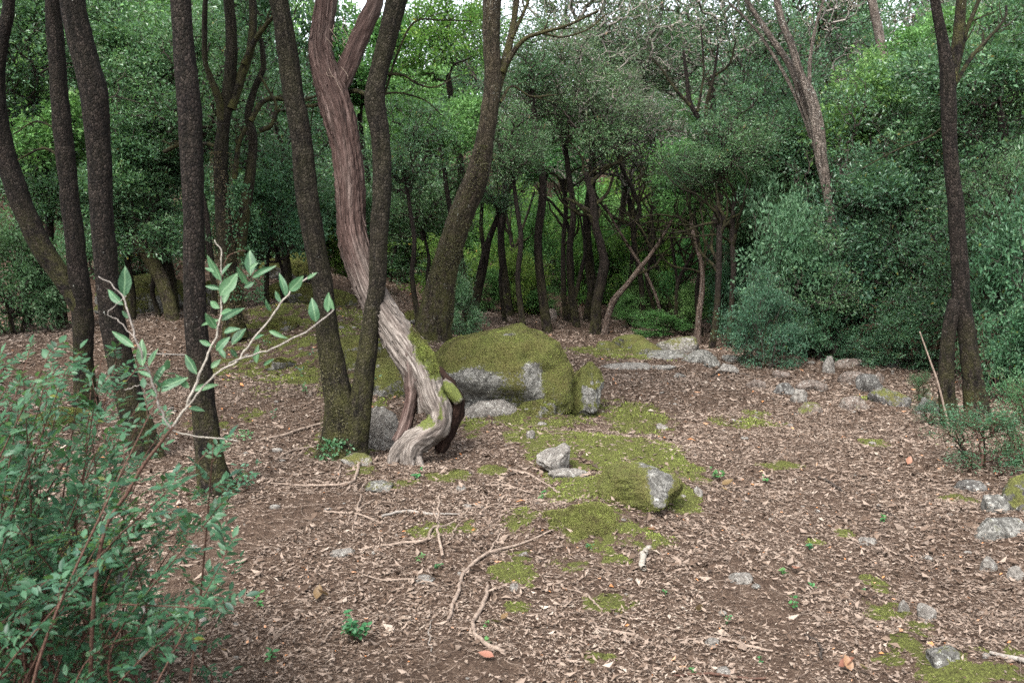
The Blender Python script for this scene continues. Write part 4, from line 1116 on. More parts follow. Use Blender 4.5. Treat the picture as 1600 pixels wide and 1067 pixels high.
SL.append(slim('thin forking tree alone against the bright gap left of the path bend', [[(797, 486, 10), (802, 430, 9), (801, 395, 9), (796, 360, 6), (788, 320, 5)], [(802, 400, 7), (812, 370, 6), (822, 340, 5), (835, 300, 4)]]))
SL.append(slim('clump of three dark stems left of the thick crooked trunk', [[(884, 503, 12), (880, 440, 10), (880, 380, 9), (884, 330, 9), (880, 280, 8)], [(888, 500, 10), (893, 440, 9), (892, 390, 8), (886, 350, 7), (865, 320, 5), (842, 300, 4)], [(892, 495, 8), (904, 440, 8), (914, 395, 7), (910, 360, 4), (905, 330, 4)]]))
SL.append(slim('thick crooked dark trunk at the middle of the path bend', [[(930, 522, 26), (932, 480, 20), (940, 440, 20), (944, 410, 19), (938, 380, 16), (930, 350, 16), (926, 310, 14), (915, 270, 11)], [(928, 335, 9), (905, 320, 7), (885, 310, 5)], [(930, 320, 9), (950, 300, 6), (960, 270, 5)]]))
SL.append(slim('short dark stub of a trunk just left of the crooked trunk', [[(916, 502, 14), (920, 470, 12), (924, 440, 8)]], name='trunk_stub'))
SL.append(slim('reddish bare trunk leaning far to the right across its neighbours', [[(944, 522, 16), (952, 490, 13), (961, 468, 13), (980, 445, 10), (998, 422, 10), (1015, 400, 8), (1032, 375, 7), (1050, 345, 5)]], mat='bark_red', name='leaning_oak'))
SL.append(slim('dark upright trunk rising through the crossing trunks', [[(1004, 512, 12), (1004, 470, 11), (1000, 430, 10), (993, 395, 10), (990, 355, 10), (1000, 330, 8), (990, 300, 8), (975, 270, 7), (960, 230, 6)], [(996, 370, 7), (985, 350, 6), (960, 340, 6), (940, 320, 5), (925, 290, 4)]]))
SL.append(slim('thin trunk leaning left behind the upright one', [[(1028, 508, 8), (1018, 470, 7), (1011, 440, 7), (1016, 405, 7), (1020, 370, 6), (1018, 330, 6), (1022, 280, 5)]]))
SL.append(slim('long thin trunk slanting up to the left', [[(1052, 500, 9), (1040, 455, 8), (1025, 415, 8), (1012, 380, 7), (998, 350, 7), (988, 320, 6), (975, 290, 5)]]))
SL.append(slim('grey trunk crossing behind the slanting one', [[(1022, 515, 8), (1030, 480, 6), (1010, 430, 6), (985, 390, 6), (960, 350, 5), (945, 320, 5)]], mat='bark_red'))
SL.append(slim('pair of thin stems curving apart under the round bush', [[(1056, 520, 9), (1057, 470, 8), (1060, 440, 8), (1072, 415, 7), (1082, 395, 6)], [(1076, 512, 8), (1066, 475, 7), (1059, 445, 6), (1054, 405, 6), (1048, 370, 5)]]))
SL.append(slim('dark brown trunk at the left end of the right hand thicket', [[(1090, 538, 15), (1092, 490, 12), (1097, 450, 11), (1096, 410, 9), (1086, 380, 9), (1080, 345, 7)]], mat='bark_red'))
SL.append(slim('straight dark trunk second from the left end of the thicket', [[(1112, 545, 14), (1118, 500, 13), (1122, 440, 12), (1124, 380, 11), (1126, 330, 9)]]))
SL.append(slim('dark trunk standing in shadow behind the low bush', [[(1138, 545, 12), (1142, 480, 11), (1146, 420, 11), (1144, 360, 10), (1148, 300, 8)]]))
SL.append(slim('black trunk deep in the shade right of the low bush', [[(1232, 540, 14), (1230, 470, 13), (1226, 400, 12), (1232, 330, 9)]], dy=1.0))
SL.append(slim('leaning dark trunk just right of the ivy clad oak', [[(738, 496, 20), (748, 450, 18), (756, 410, 18), (766, 370, 12), (790, 310, 9), (812, 270, 7), (835, 235, 5)], [(757, 400, 9), (752, 350, 8), (756, 300, 7), (762, 250, 6)]]))
SL.append(slim('thin dark tree between the oak stems and the ivy clad oak', [[(695, 440, 10), (700, 380, 9), (700, 330, 7), (695, 290, 7), (708, 260, 5)], [(700, 335, 6), (690, 310, 5), (672, 305, 4)]], dy=3))
SL.append(slim('dark bent trunk at the far right edge', [[(1545, 560, 26), (1535, 420, 20), (1532, 330, 16), (1560, 290, 22), (1590, 255, 22), (1620, 230, 18)]], dy=.8))
SL.append(slim('slim dark trunk behind the slender black oak', [[(1545, 610, 14), (1560, 540, 12), (1556, 470, 10), (1566, 400, 9)]]))
# ------------------------------------------------------------------ crowns: a branch skeleton grown through a lumpy volume, leaves at every twig
def crown_template(name, leafmat, twigmat, n_tip, leaves_per, leaf, squash=.75, lumps=9, seed=1, twiggy=0.0, shell=.55, width=.5, ground=False, hang=0.0, spread=.13):
    """unit crown: radius 1 sideways, root at the origin"""
    r2 = np.random.default_rng(seed)
    cz = squash * (.95 if not ground else .88)
    # lumpy envelope made of overlapping clumps
    lc = r2.normal(0, 1, (lumps, 3)); lc /= np.linalg.norm(lc, axis=1)[:, None]; lc *= r2.uniform(.3, .85, lumps)[:, None]
    lr = r2.uniform(.2, .5, lumps)
    pts = []
    while len(pts) < n_tip:
        k = r2.integers(lumps); d = r2.normal(0, 1, 3); d /= np.linalg.norm(d)
        p = lc[k] + d * lr[k] * (shell + (1 - shell) * r2.uniform()) ** .6
        if np.linalg.norm(p) < 1.2 and (noise((p * 3.6 + seed)[None], seed)[0] > -.22): pts.append(p)
    pts = np.array(pts); pts[r2.uniform(0, 1, len(pts)) < .16] *= r2.uniform(1.05, 1.35); pts[:, 2] = pts[:, 2] * squash + cz
    pts[:, 2] = np.maximum(pts[:, 2], .03 + .1 * r2.uniform(0, 1, len(pts)))
    order = np.argsort(np.linalg.norm(pts, axis=1)); pts = pts[order]
    nodes = [np.zeros(3)]; par = [-1]
    trunk_top = np.array([r2.normal(0, .08), r2.normal(0, .08), cz * .7])
    for t in (.33, .66, 1): nodes.append(trunk_top * t + r2.normal(0, .03, 3)); par.append(len(nodes) - 2)
    tips = []
    NA = np.zeros((n_tip * 3 + 8, 3)); NA[:len(nodes)] = nodes; DD_ = np.zeros(n_tip * 3 + 8); m = len(nodes)
    DD_[:m] = [0, .2, .4, .6]
    for p in pts:
        cost = np.linalg.norm(NA[:m] - p, axis=1) + .35 * DD_[:m]
        j = int(np.argmin(cost)); q = NA[j]; ln = np.linalg.norm(p - q)
        mid = (p + q) / 2 + r2.normal(0, .16, 3) * ln
        NA[m] = mid; DD_[m] = DD_[j] + ln / 2; par.append(j); m += 1
        NA[m] = p; DD_[m] = DD_[j] + ln; par.append(m - 1); m += 1
        tips.append(m - 1)
    par = np.array(par); w = np.zeros(m); w[tips] = 1
    for k in range(m - 1, 0, -1): w[par[k]] += w[k]
    rad = np.minimum(.0022 * np.maximum(w, .5) ** .45 * (1 + .4 * twiggy), .024)
    A = Acc(); ii = np.arange(1, m); a = NA[par[ii]]; b = NA[ii]
    d = b - a; L = np.linalg.norm(d, axis=1)[:, None] + 1e-9; d = d / L
    sx = np.cross(d, r2.normal(0, 1, d.shape)); sx /= np.linalg.norm(sx, axis=1)[:, None] + 1e-9; sy = np.cross(d, sx)
    V = []
    for P_, R_ in ((a, rad[par[ii]] * .9), (b, rad[ii])):
        for th in (0, 2.09, 4.19): V.append(P_ + (sx * math.cos(th) + sy * math.sin(th)) * R_[:, None])
    V = np.stack(V, 1).reshape(-1, 3); base = np.arange(len(ii))[:, None] * 6
    tt = []
    for q in range(3): q2 = (q + 1) % 3; tt += [(q, q2, 3 + q2), (q, 3 + q2, 3 + q)]
    T = (base[:, :, None] + np.array(tt)[None]).reshape(-1, 3)
    A.add(V, T, V * 2, mi=1)
    # leaves round each twig end
    tipi = np.array(tips); tp = NA[tipi]; td = tp - NA[par[tipi]]; td /= np.linalg.norm(td, axis=1)[:, None] + 1e-9
    cdir = tp - [0, 0, cz * .8]; cdir /= np.linalg.norm(cdir, axis=1)[:, None] + 1e-9
    td = td * .5 + cdir * .7; td[:, 2] -= hang
    rep = r2.poisson(leaves_per * np.clip(r2.normal(1, .4, len(tp)), .1, 2))
    idx = np.repeat(np.arange(len(tp)), rep); n = len(idx)
    s = r2.uniform(-.5, 1, n)
    off = r2.normal(0, 1, (n, 3)); off /= np.linalg.norm(off, axis=1)[:, None]; off *= (r2.uniform(0, 1, n) ** .5 * spread)[:, None]
    csz = r2.uniform(.6, 1.35, len(tp))[idx][:, None]; pos = tp[idx] + td[idx] * (s * spread)[:, None] * .6 + off * csz * [1, 1, .38]
    if ground: pos[:, 2] = np.maximum(pos[:, 2], .01)
    D = off / spread * .8 + td[idx] * .6 + r2.normal(0, .45, (n, 3))
    N = cdir[idx] * .5 + [0, 0, .8] + r2.normal(0, .75, (n, 3))
    Lf = leaf * r2.uniform(.5, 1.5, n)
    V, T = leaves_np(pos, D, N, Lf, Lf * width * r2.uniform(.8, 1.2, n))
    ct = r2.normal(0, .20, len(tp))[idx]
    t = np.clip(.48 + ct + r2.normal(0, .2, n), 0, .94); t = np.where(r2.uniform(0, 1, n) < .006, 1, t)
    A.add(V, T, V, mi=0, f=np.repeat(t, 2), smooth=False)
    print(name, A.tris)
    return A.mesh(name, [M[leafmat], M[twigmat]])

TPL = {
    'oak': crown_template('oak_crown', 'leaf_oak', 'twig_dark', 900, 15, .046, squash=.8, seed=1, lumps=15, shell=.3, spread=.15),
    'oak2': crown_template('oak_crown', 'leaf_oak', 'twig_dark', 850, 14, .05, squash=.95, seed=2, lumps=16, hang=.25, shell=.3, spread=.16),
    'open': crown_template('open_crown', 'leaf_sparse', 'twig_grey', 1200, 7, .036, squash=.9, seed=3, lumps=16, twiggy=1.6, spread=.17),
    'open2': crown_template('open_crown', 'leaf_oak', 'twig_dark', 1100, 8, .042, squash=1.0, seed=4, lumps=17, twiggy=1.5, spread=.17),
    'fresh': crown_template('fresh_crown', 'leaf_fresh', 'twig_dark', 800, 14, .060, squash=.95, seed=5, lumps=14, shell=.3, spread=.16),
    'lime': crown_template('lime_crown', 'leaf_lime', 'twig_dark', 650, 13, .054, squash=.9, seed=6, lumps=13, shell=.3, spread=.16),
    'bush': crown_template('bush_foliage', 'leaf_mastic', 'twig_dark', 1000, 16, .043, squash=.9, seed=7, lumps=19, ground=True, shell=.3, spread=.14),
    'bush2': crown_template('bush_foliage', 'leaf_blue', 'twig_dark', 1000, 15, .050, squash=.95, seed=8, lumps=18, ground=True, hang=.2, shell=.3, spread=.15),
    'bush3': crown_template('bush_foliage', 'leaf_oak', 'twig_dark', 950, 14, .054, squash=1.0, seed=9, lumps=20, ground=True, width=.42, shell=.3, spread=.15),
    'lowlime': crown_template('bush_foliage', 'leaf_lime', 'twig_dark', 900, 14, .05, squash=.95, seed=15, lumps=17, ground=True, shell=.3, spread=.15),
    'lowfresh': crown_template('bush_foliage', 'leaf_fresh', 'twig_dark', 900, 14, .05, squash=.95, seed=16, lumps=17, ground=True, shell=.3, spread=.15),
    'wisp': crown_template('wispy_foliage', 'leaf_mastic', 'twig_red', 700, 7, .05, squash=.9, seed=14, lumps=22, ground=True, width=.3, shell=.2, spread=.16, twiggy=1.0),
    'bare': crown_template('bare_twigs', 'leaf_dry', 'twig_grey', 1500, 2.2, .02, squash=.9, seed=10, lumps=14, twiggy=2.2, spread=.14),
    'thicket': crown_template('dead_thicket', 'leaf_mastic', 'twig_red', 1300, 3, .03, squash=.6, seed=12, lumps=14, twiggy=.3, ground=True),
}
HGT = {'lowlime': 1.5, 'lowfresh': 1.5, 'wisp': 1.5, 'oak': 1.35, 'oak2': 1.6, 'open': 1.55, 'open2': 1.7, 'fresh': 1.6, 'lime': 1.5, 'bush': 1.45, 'bush2': 1.6, 'bush3': 1.75, 'bare': 1.7, 'thicket': 1.05}
# a few background trunks, each 1 m tall, root at the origin
TRK = []
for k in range(5):
    r2 = np.random.default_rng(40 + k); n = 6
    P = np.stack([np.cumsum(r2.normal(0, .045, n)), np.cumsum(r2.normal(0, .045, n)), np.linspace(-.06, 1.02, n)], -1); P -= [P[1][0], P[1][1], 0]
    Q = catmull(P, 20); P[-1]
    V, T, B = tube(Q, np.linspace(.035, .018, 20), 9, amp=.15, nscale=8, seed=k, flare=.4, flen=.05)
    TRK.append((tri_mesh('trunk', V, T, [M['bark_far']], smooth=True, vattr={'bark': B * 3}), Q[-1]))

_ck = [0]
def crown_on(root, P, scale, kind, sz=1.0, rz=None, name='crown', down=.25):
    """hang a crown whose root sits at world point P"""
    _ck[0] += 1
    o = obj(name, TPL[kind], root, Vector(P) - Vector(root.location) - Vector((0, 0, down * scale)), (0, 0, (_ck[0] * 2.399) % 6.283 if rz is None else rz), (scale, scale, scale * sz))
    return o

def wood_tree(name, label, px, pyc, Yd, Rm, kind, sz=1.0, group=None, trunk=None, cat='tree', rz=None):
    """a tree whose crown is seen centred at photo position px, pyc, Yd metres ahead, crown radius Rm"""
    c = at(px, pyc, Yd); gz = Hs(c[0], c[1]); hgt = HGT[kind] * Rm * sz
    zb = c[2] - hgt * .52
    ht = zb + .18 * hgt - gz
    root = thing(name, (c[0], c[1], gz), label, cat, group)
    if ht > .25:
        me, top = TRK[int(abs(px * 7 + pyc)) % 5]
        sxy = max(ht, 2.2) * (trunk or .6)
        k = sxy
        o = obj('trunk', me, root, (-top[0] * k, -top[1] * k, -.05), (0, 0, 0), (k, k, ht))
        zz = ht - .18 * hgt
    else: zz = -.05
    _ck[0] += 1
    obj('crown', TPL[kind], root, (0, 0, zz), (0, 0, (_ck[0] * 2.399) % 6.283 if rz is None else rz), (Rm, Rm, Rm * sz))
    return root

def bush(name, label, px, py, w, h, kind, dy=0.0, group=None, cat='bush', rz=None):
    """a bush standing on the land: its foot seen at px, py, width and height in photo pixels"""
    gr = ground_at(px, py); Yd = gr[1] + dy; k = mpp(Yd); R = w * k / 2 / .95
    x = gr[0] * Yd / gr[1]; y = Yd + R * .6; x = x * y / Yd
    sz = h * k / (HGT[kind] * R)
    root = thing(name, (x, y, Hs(x, y) - .03), label, cat, group)
    A = Acc(); r2 = random.Random(int(px * 3 + py))
    for q in range(4):
        a = r2.uniform(0, 6.28); top = np.array([math.cos(a) * R * .45, math.sin(a) * R * .45, h * k * r2.uniform(.4, .7)])
        Q = catmull(np.array([[math.cos(a) * .05, math.sin(a) * .05, -.1], top * .4 + [r2.uniform(-.1, .1) * R, r2.uniform(-.1, .1) * R, 0], top]), 9)
        V, T, B = tube(Q, np.linspace(max(.012, R * .025), .006, 9), 6); A.add(V, T, B)
    obj('stems', A.mesh('stems', [M['bark_far']]), root)
    _ck[0] += 1
    obj('foliage', TPL[kind], root, (0, 0, 0), (0, 0, (_ck[0] * 2.399) % 6.283 if rz is None else rz), (R, R, R * sz))
    return root

# ---- crowns of the traced trees (above the frame they shade the clearing's left side)
def crown_many(lst, kinds, sc, raise_=0.0):
    for i, (root, P, r) in enumerate(lst):
        crown_on(root, P + [0, 0, raise_], sc, kinds[i % len(kinds)])
_by = {}
for root, P, r in TOPS: _by.setdefault(root.name, []).append((root, P, r))
def tops_of(root): return _by[root.name]
for r_, kd, sc in ((t12, 'oak', 1.7), (t3, 'oak2', 1.9), (t4, 'oak', 1.8), (t5, 'oak', 1.7), (t8, 'oak2', 1.7), (t9, 'open2', 1.6), (t10, 'oak', 1.7)):
    for i, (ro, P, rr) in enumerate(tops_of(r_)):
        if P[2] > 3.6 and (i == 0 or r_ in (t12, t5, t10) and i == 1): crown_on(ro, P, sc, kd)
for i in (0, 1): crown_on(t11, tops_of(t11)[i][1], 1.6, 'open')
def slim_crown(i, px, py, Yd, R, kind, sz=.8):
    ro = SL[i]; c = at(px, py - 62, Yd); kind = 'open2' if kind == 'oak' else kind
    obj('crown', TPL[kind], ro, Vector((c[0], c[1], c[2] - HGT[kind] * R * sz * .5)) - Vector(ro.location), (0, 0, i * 1.7), (R, R, R * sz))
YS = [float(r.location.y) for r in SL]
slim_crown(0, 815, 285, YS[0], .7, 'open2'); slim_crown(1, 880, 265, YS[1], .9, 'open'); slim_crown(2, 925, 240, YS[2], 1.1, 'open2', .9)
slim_crown(4, 1052, 350, YS[4], .45, 'open2'); slim_crown(5, 960, 215, YS[5], 1.0, 'open'); slim_crown(6, 1020, 250, YS[6] + .3, .7, 'open')
slim_crown(7, 975, 240, YS[7] + .4, .7, 'open'); slim_crown(8, 945, 280, YS[8], .5, 'open'); slim_crown(9, 1065, 340, YS[9], .6, 'open2')
slim_crown(10, 1085, 330, YS[10], .6, 'open2'); slim_crown(11, 1128, 300, YS[11], .8, 'open2'); slim_crown(12, 1150, 270, YS[12] + .5, 1.1, 'open2'); slim_crown(13, 1232, 300, YS[13] + .5, 1.2, 'bush2')
slim_crown(14, 830, 200, YS[14] + .3, .9, 'open'); slim_crown(15, 695, 260, YS[15], 1.0, 'open2')
slim_crown(16, 1605, 180, YS[16], 1.4, 'oak2'); slim_crown(17, 1572, 370, YS[17], .7, 'oak')

# ---- individually recognisable trees and bushes
W = wood_tree
# right side
W('pale_round_bush', 'round pale green crown low over the far end of the path', 1085, 290, 17.2, 1.05, 'lowfresh', .85, rz=1.0)
W('evergreen_tree', 'dense dark green tree above and right of the round pale crown', 1150, 190, 18.5, 1.4, 'open2', 1.0)
W('evergreen_tree', 'grey green leafy mass between the round crown and the pale fanning tree', 1215, 330, 16.6, 1.15, 'bush2', 1.1)
bush('low_bush', 'low bright bush spilling onto the stones at the path edge', 1188, 578, 125, 150, 'bush', dy=-.3)
bush('mastic_thicket', 'grey green bush behind the low bright one', 1225, 565, 190, 290, 'bush2', dy=.3)
bush('mastic_thicket', 'tall dark bush left of the low bright one', 1135, 535, 110, 220, 'bush', dy=.8)
bush('evergreen_thicket', 'broad pale topped thicket under the pale fanning tree', 1330, 570, 250, 235, 'bush', dy=.5)
bush('evergreen_thicket', 'thicket with drooping shoots right of the broad pale topped one', 1430, 575, 220, 250, 'bush3', dy=.4)
bush('dead_thicket', 'tangle of bare brown twigs beneath the right hand thicket', 1340, 570, 260, 110, 'thicket', dy=.3)
bush('dead_thicket', 'bare dead twigs around the foot of the slender black oak', 1440, 590, 180, 120, 'thicket', dy=.4)
bush('evergreen_thicket', 'dark leafy bush behind the slender black oak', 1570, 610, 200, 330, 'bush3', dy=.7)
bush('dead_thicket', 'tangle of thin twigs at the far right edge behind the black oak', 1575, 630, 150, 160, 'thicket', dy=.3)
bush('evergreen_thicket', 'shadowy bush low at the right border beyond the black oak', 1640, 660, 180, 200, 'bush', dy=.5)
W('evergreen_tree', 'bright green broad leaved tree right of the pale fanning stems', 1350, 170, 16.2, 1.35, 'fresh', 1.0)
W('evergreen_tree', 'mid green tree below the bright broad leaved one', 1400, 330, 14.6, 1.25, 'bush3', .95)
W('evergreen_tree', 'fine leaved crown directly behind the slender black oak', 1470, 250, 15.0, 1.35, 'oak2', 1.0)
W('evergreen_tree', 'leafy crown filling the upper right corner', 1565, 110, 13.6, 1.4, 'oak', 1.0)
W('evergreen_tree', 'mid height crown at the right border', 1580, 330, 13.0, 1.15, 'bush3', .9)
W('evergreen_tree', 'small bright crown between the black oak and the pale broad trunk', 1425, 90, 18.5, 1.3, 'fresh', .9)
W('evergreen_tree', 'dusky crown low behind the pale fanning tree stem', 1290, 330, 18.0, 1.35, 'bush2', 1.0)
W('evergreen_tree', 'dark crown high between the fanning tree and the spreading dark tree', 1195, 110, 21, 1.7, 'open2', 1.0)
W('bare_tree', 'tangle of bare pale twigs at the top beside the pale fanning tree', 1295, 60, 22, 1.8, 'bare', .9)
W('open_tree', 'sparse leafy crown behind the top of the pale fanning tree', 1240, 40, 23, 2.0, 'open2', .9)
W('open_tree', 'grey sparse crown high above the spreading dark tree', 1110, 60, 21.5, 2.1, 'open', .9)
W('bare_tree', 'dusty half bare crown at the top centre right', 1010, 70, 22, 2.1, 'open', 1.0)
W('evergreen_tree', 'sparse dusty green crown at mid height behind the crossing trunks', 980, 230, 21, 1.7, 'open', 1.0)
W('evergreen_tree', 'sparse crown right of the leaning ivy clad oak near the top', 880, 140, 18.5, 1.6, 'open', 1.0)
W('open_tree', 'pale sparse twiggy crown at the top right of the ivy clad oak', 905, 20, 21, 1.9, 'open', 1.0)
W('evergreen_tree', 'grey green crown low right of the ivy clad oak', 800, 225, 16.5, .9, 'open2', .95)
W('evergreen_tree', 'grey green foliage hanging beside the ivy clad oak trunk', 775, 290, 18.5, .8, 'open2', .9)
bush('leafy_bush', 'small bright leaved bush at the right foot of the ivy clad oak', 724, 528, 74, 110, 'bush3', dy=-.2)
W('evergreen_tree', 'yellow green sunlit crown between the oak stem and the ivy clad oak', 700, 70, 17.5, 1.25, 'lime', 1.0)
W('evergreen_tree', 'fresh green crown under the yellow green one', 690, 190, 16.0, 1.15, 'fresh', .9)
W('evergreen_tree', 'fine leaved crown low between the oak stem and the ivy clad oak', 660, 300, 17.0, 1.2, 'open2', .9)
bush('russet_bush', 'russet dry leaved bush between the oak stem and the ivy clad oak', 640, 440, 90, 150, 'thicket', dy=1.5)
bush('evergreen_thicket', 'dark low bush behind the dead trunk', 660, 470, 130, 110, 'bush3', dy=2.0)
# left side
W('evergreen_tree', 'fine leaved crown between the ivy wrapped tree and the twin stemmed oak', 430, 330, 15.5, 1.2, 'bush', 1.0)
W('evergreen_tree', 'green crown high behind the twin stemmed oak', 420, 60, 17.0, 1.7, 'oak2', 1.0)
W('evergreen_tree', 'crown between the two stems of the twin stemmed oak', 545, 330, 17.0, 1.2, 'oak', 1.0)
W('evergreen_tree', 'lighter crown at the top between the oak stems', 560, 120, 18.0, 1.6, 'fresh', .9)
bush('evergreen_thicket', 'pale speckled bush on the bank behind the ivy wrapped tree', 420, 450, 190, 190, 'bush2', dy=1.5)
W('evergreen_tree', 'leafy crown between the stout kinked oak and the straight oak', 235, 90, 14.2, 1.3, 'oak', 1.0)
W('evergreen_tree', 'grey green crown at mid height between the stout kinked oak and the straight oak', 240, 220, 13.8, 1.1, 'bush2', .9)
W('evergreen_tree', 'low green crown above the leaning lichened trunk', 225, 320, 13.4, 1.05, 'bush3', .9)
W('evergreen_tree', 'crown high above the far left oak', 50, 60, 13.6, 1.4, 'oak2', .9)
W('evergreen_tree', 'crown glimpsed between the two left trunks at mid height', 60, 200, 13.2, 1.15, 'fresh', .9)
W('evergreen_tree', 'low crown glimpsed behind the slim left oak', 110, 310, 13.5, 1.05, 'oak', .95)
bush('grey_bush', 'dense grey blue bush at the left border', 25, 528, 190, 200, 'bush2', dy=.1)
bush('grey_bush', 'green bush behind the slim left oak', 175, 490, 170, 170, 'bush', dy=1.0)
bush('evergreen_thicket', 'bush on the bank between straight oak and twin stemmed oak', 300, 440, 170, 150, 'bush3', dy=2.0)
bush('dead_thicket', 'bare twigs on the dark bank behind the left trunks', 240, 470, 200, 110, 'thicket', dy=.4)
# beyond the path bend
bush('right_thicket', 'leafy bush at the right border between black oak and frame edge', 1640, 640, 260, 330, 'bush', dy=.2)
bush('right_thicket', 'low leafy bush on the bank right of the long pale grey stone', 1400, 585, 160, 110, 'bush3', dy=.2)
bush('right_thicket', 'small leafy bush above the dark stones of the path side', 1300, 575, 130, 120, 'bush', dy=.4)
for px, py, w, h, kd, lab in ((790, 480, 120, 110, 'lowlime', 'deep green bush left of the lone forking tree'), (845, 480, 110, 120, 'lowfresh', 'pale green undergrowth bush behind the path bend'), (960, 495, 120, 120, 'lowfresh', 'green bush low behind the reddish leaning trunk'),
                              (1025, 500, 130, 140, 'lowlime', 'bush low behind the crossing trunks'), (1080, 515, 110, 130, 'lowfresh', 'small bush between the thin curved stems and the thicket')):
    bush('undergrowth_bush', lab, px, py, w, h, kd, dy=.7)  # lime and fresh leaf colours replace light that hardly reaches these bushes
bush('low_plant', 'low leafy sprawl at the feet of the crossing trunks', 1030, 532, 100, 36, 'lowfresh', dy=0)
bush('low_plant', 'knee high green bush left of the reddish leaning trunk', 985, 518, 60, 46, 'lowfresh', dy=.4)
bush('low_plant', 'green bush between the thin curved stems and the brown trunk', 1070, 528, 70, 66, 'lowfresh', dy=.4)
bush('low_plant', 'leafy bush behind the upright trunk of the crossing group', 1015, 508, 90, 80, 'lowfresh', dy=.3)
bush('low_plant', 'small green plants left of the three stem clump', 845, 500, 70, 40, 'lowfresh', dy=.8)
bush('low_plant', 'leafy green bush left of the lone forking tree', 765, 492, 70, 60, 'lowfresh', dy=.8)
W('evergreen_tree', 'bright lime crown coloured to glow through the gap above the path bend', 845, 385, 29, 1.7, 'lime', 1.0)  # brightness of the lit opening is put into the lime leaf colour
bush('undergrowth_bush', 'bright green bush glimpsed between the three stem clump and the crooked trunk', 905, 494, 100, 130, 'lowlime', dy=1.2)
bush('undergrowth_bush', 'bright green bush glimpsed just left of the ivy clad oak', 610, 440, 130, 110, 'lowfresh', dy=2.5)
for px, py, Yd, R, kd, lab in ((770, 100, 20.5, 1.2, 'open2', 'sparse crown arching over the path bend on its left'), (960, 110, 23, 1.6, 'open', 'sparse crown arching over the path bend on its right'), (850, 240, 31, 2.0, 'fresh', 'green crown filling the arch over the path bend'), (1010, 210, 33, 2.4, 'fresh', 'evergreen crown deep behind the crossing trunks'), (930, 350, 30, 1.6, 'fresh', 'bright low crown behind the crooked trunk'), (1060, 400, 27, 1.4, 'lime', 'yellow green low crown behind the thin curved stems'), (760, 390, 28, 1.5, 'fresh', 'green low crown behind the lone forking tree')):
    W('evergreen_tree', lab, px, py, Yd, R, kd, 1.0)
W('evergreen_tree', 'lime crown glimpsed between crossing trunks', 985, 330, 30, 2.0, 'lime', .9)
fq = np.random.default_rng(5)
for px, py, Yd in ((420, 200, 15.5), (640, 230, 15), (830, 90, 17.5), (1240, 230, 17), (1330, 260, 15.5), (1400, 420, 14.2), (1440, 160, 15.2), (1540, 210, 14), (1560, 430, 12.6), (300, 150, 13.5), (180, 200, 13.6), (20, 140, 13.2), (1270, 440, 14.4)):
    wood_tree('thin_tree', 'thin twiggy evergreen threaded between the denser crowns of the wood edge', px + fq.uniform(-15, 15), py, Yd, fq.uniform(.85, 1.2), 'open2', fq.uniform(.9, 1.3), group='thin trees of the wood edge')
# the far wood that closes every gap
fr = np.random.default_rng(99); nfar = 0
GRP = 'trees of the far wood'
for Yd, stepx, R0 in ((21, 2.6, 1.9), (25.5, 3.0, 2.3), (31, 3.6, 2.8), (39, 4.6, 3.6), (50, 6, 4.6)):
    half = .64 * Yd + 2
    for x in np.arange(-half, half, stepx):
        x_ = x + fr.uniform(-.8, .8); y_ = Yd + fr.uniform(-1.6, 1.6)
        if Yd < 36 and -3.4 < x_ < 6.4: continue                      # the path goes on here; gap widened so light gets in
        R = R0 * fr.uniform(.75, 1.15); kd = ['oak', 'oak2', 'open2', 'open2', 'fresh', 'open', 'bush3'][fr.integers(7)]
        if abs(x_ - 5) < 4 and Yd > 24 and fr.uniform() < .4: kd = 'open'
        gz = Hs(x_, y_); h = fr.uniform(.3, 1.9) * (1 if Yd < 30 else 1.6)
        root = thing('wood_tree', (x_, y_, gz), 'green evergreen among the far wood that closes the view behind the clearing', 'tree', GRP)
        me, top = TRK[fr.integers(5)]; k = h + 1.2
        obj('trunk', me, root, (-top[0] * k * .6, -top[1] * k * .6, -.05), (0, 0, 0), (k * .6, k * .6, h + .5))
        obj('crown', TPL[kd], root, (0, 0, h), (0, 0, fr.uniform(0, 6.28)), (R, R, R * fr.uniform(.9, 1.3))); nfar += 1
# lower storey of the far wood
for Yd, stepx, R0 in ((22.5, 2.2, 1.1), (27, 2.6, 1.5), (33, 3.2, 2.0)):
    half = .62 * Yd + 1
    for x in np.arange(-half, half, stepx):
        x_ = x + fr.uniform(-.6, .6); y_ = Yd + fr.uniform(-1, 1); R = R0 * fr.uniform(.8, 1.2)
        mid_ = -4 < x_ < 7  # middle bushes get brighter leaf colours in place of missing light
        root = thing('wood_bush', (x_, y_, Hs(x_, y_) - .05), 'leafy bush in the shade of the far wood', 'bush', 'bushes of the far wood')
        obj('foliage', TPL[(['lowfresh', 'lowlime', 'lowfresh', 'bush', 'lowlime'] if mid_ else ['lowfresh', 'bush2', 'bush3', 'lowfresh', 'lowlime'])[fr.integers(5)]], root, (0, 0, 0), (0, 0, fr.uniform(0, 6.28)), (R, R, R * fr.uniform(.8, 1.15)))
print('far', nfar)
# the wood goes on behind and beside the camera
for k, (x_, y_) in enumerate([(-7, 4), (-9, 0), (-9, -8), (-3, -14), (6, -13), (13, -6), (11, 1.5), (10, 6), (11, 10), (-10, 8), (-12, 13), (14, 14)]):
    root = thing('wood_tree', (x_, y_, Hs(x_, y_)), 'oak of the wood standing outside the picture around the clearing', 'tree', 'trees around the clearing')
    me, top = TRK[k % 5]
    obj('trunk', me, root, (0, 0, -.05), (0, 0, 0), (4, 4, 4)); obj('crown', TPL['oak' if k % 2 else 'oak2'], root, (top[0] * 4, top[1] * 4, 3), (0, 0, k), (2.1, 2.1, 1.9))
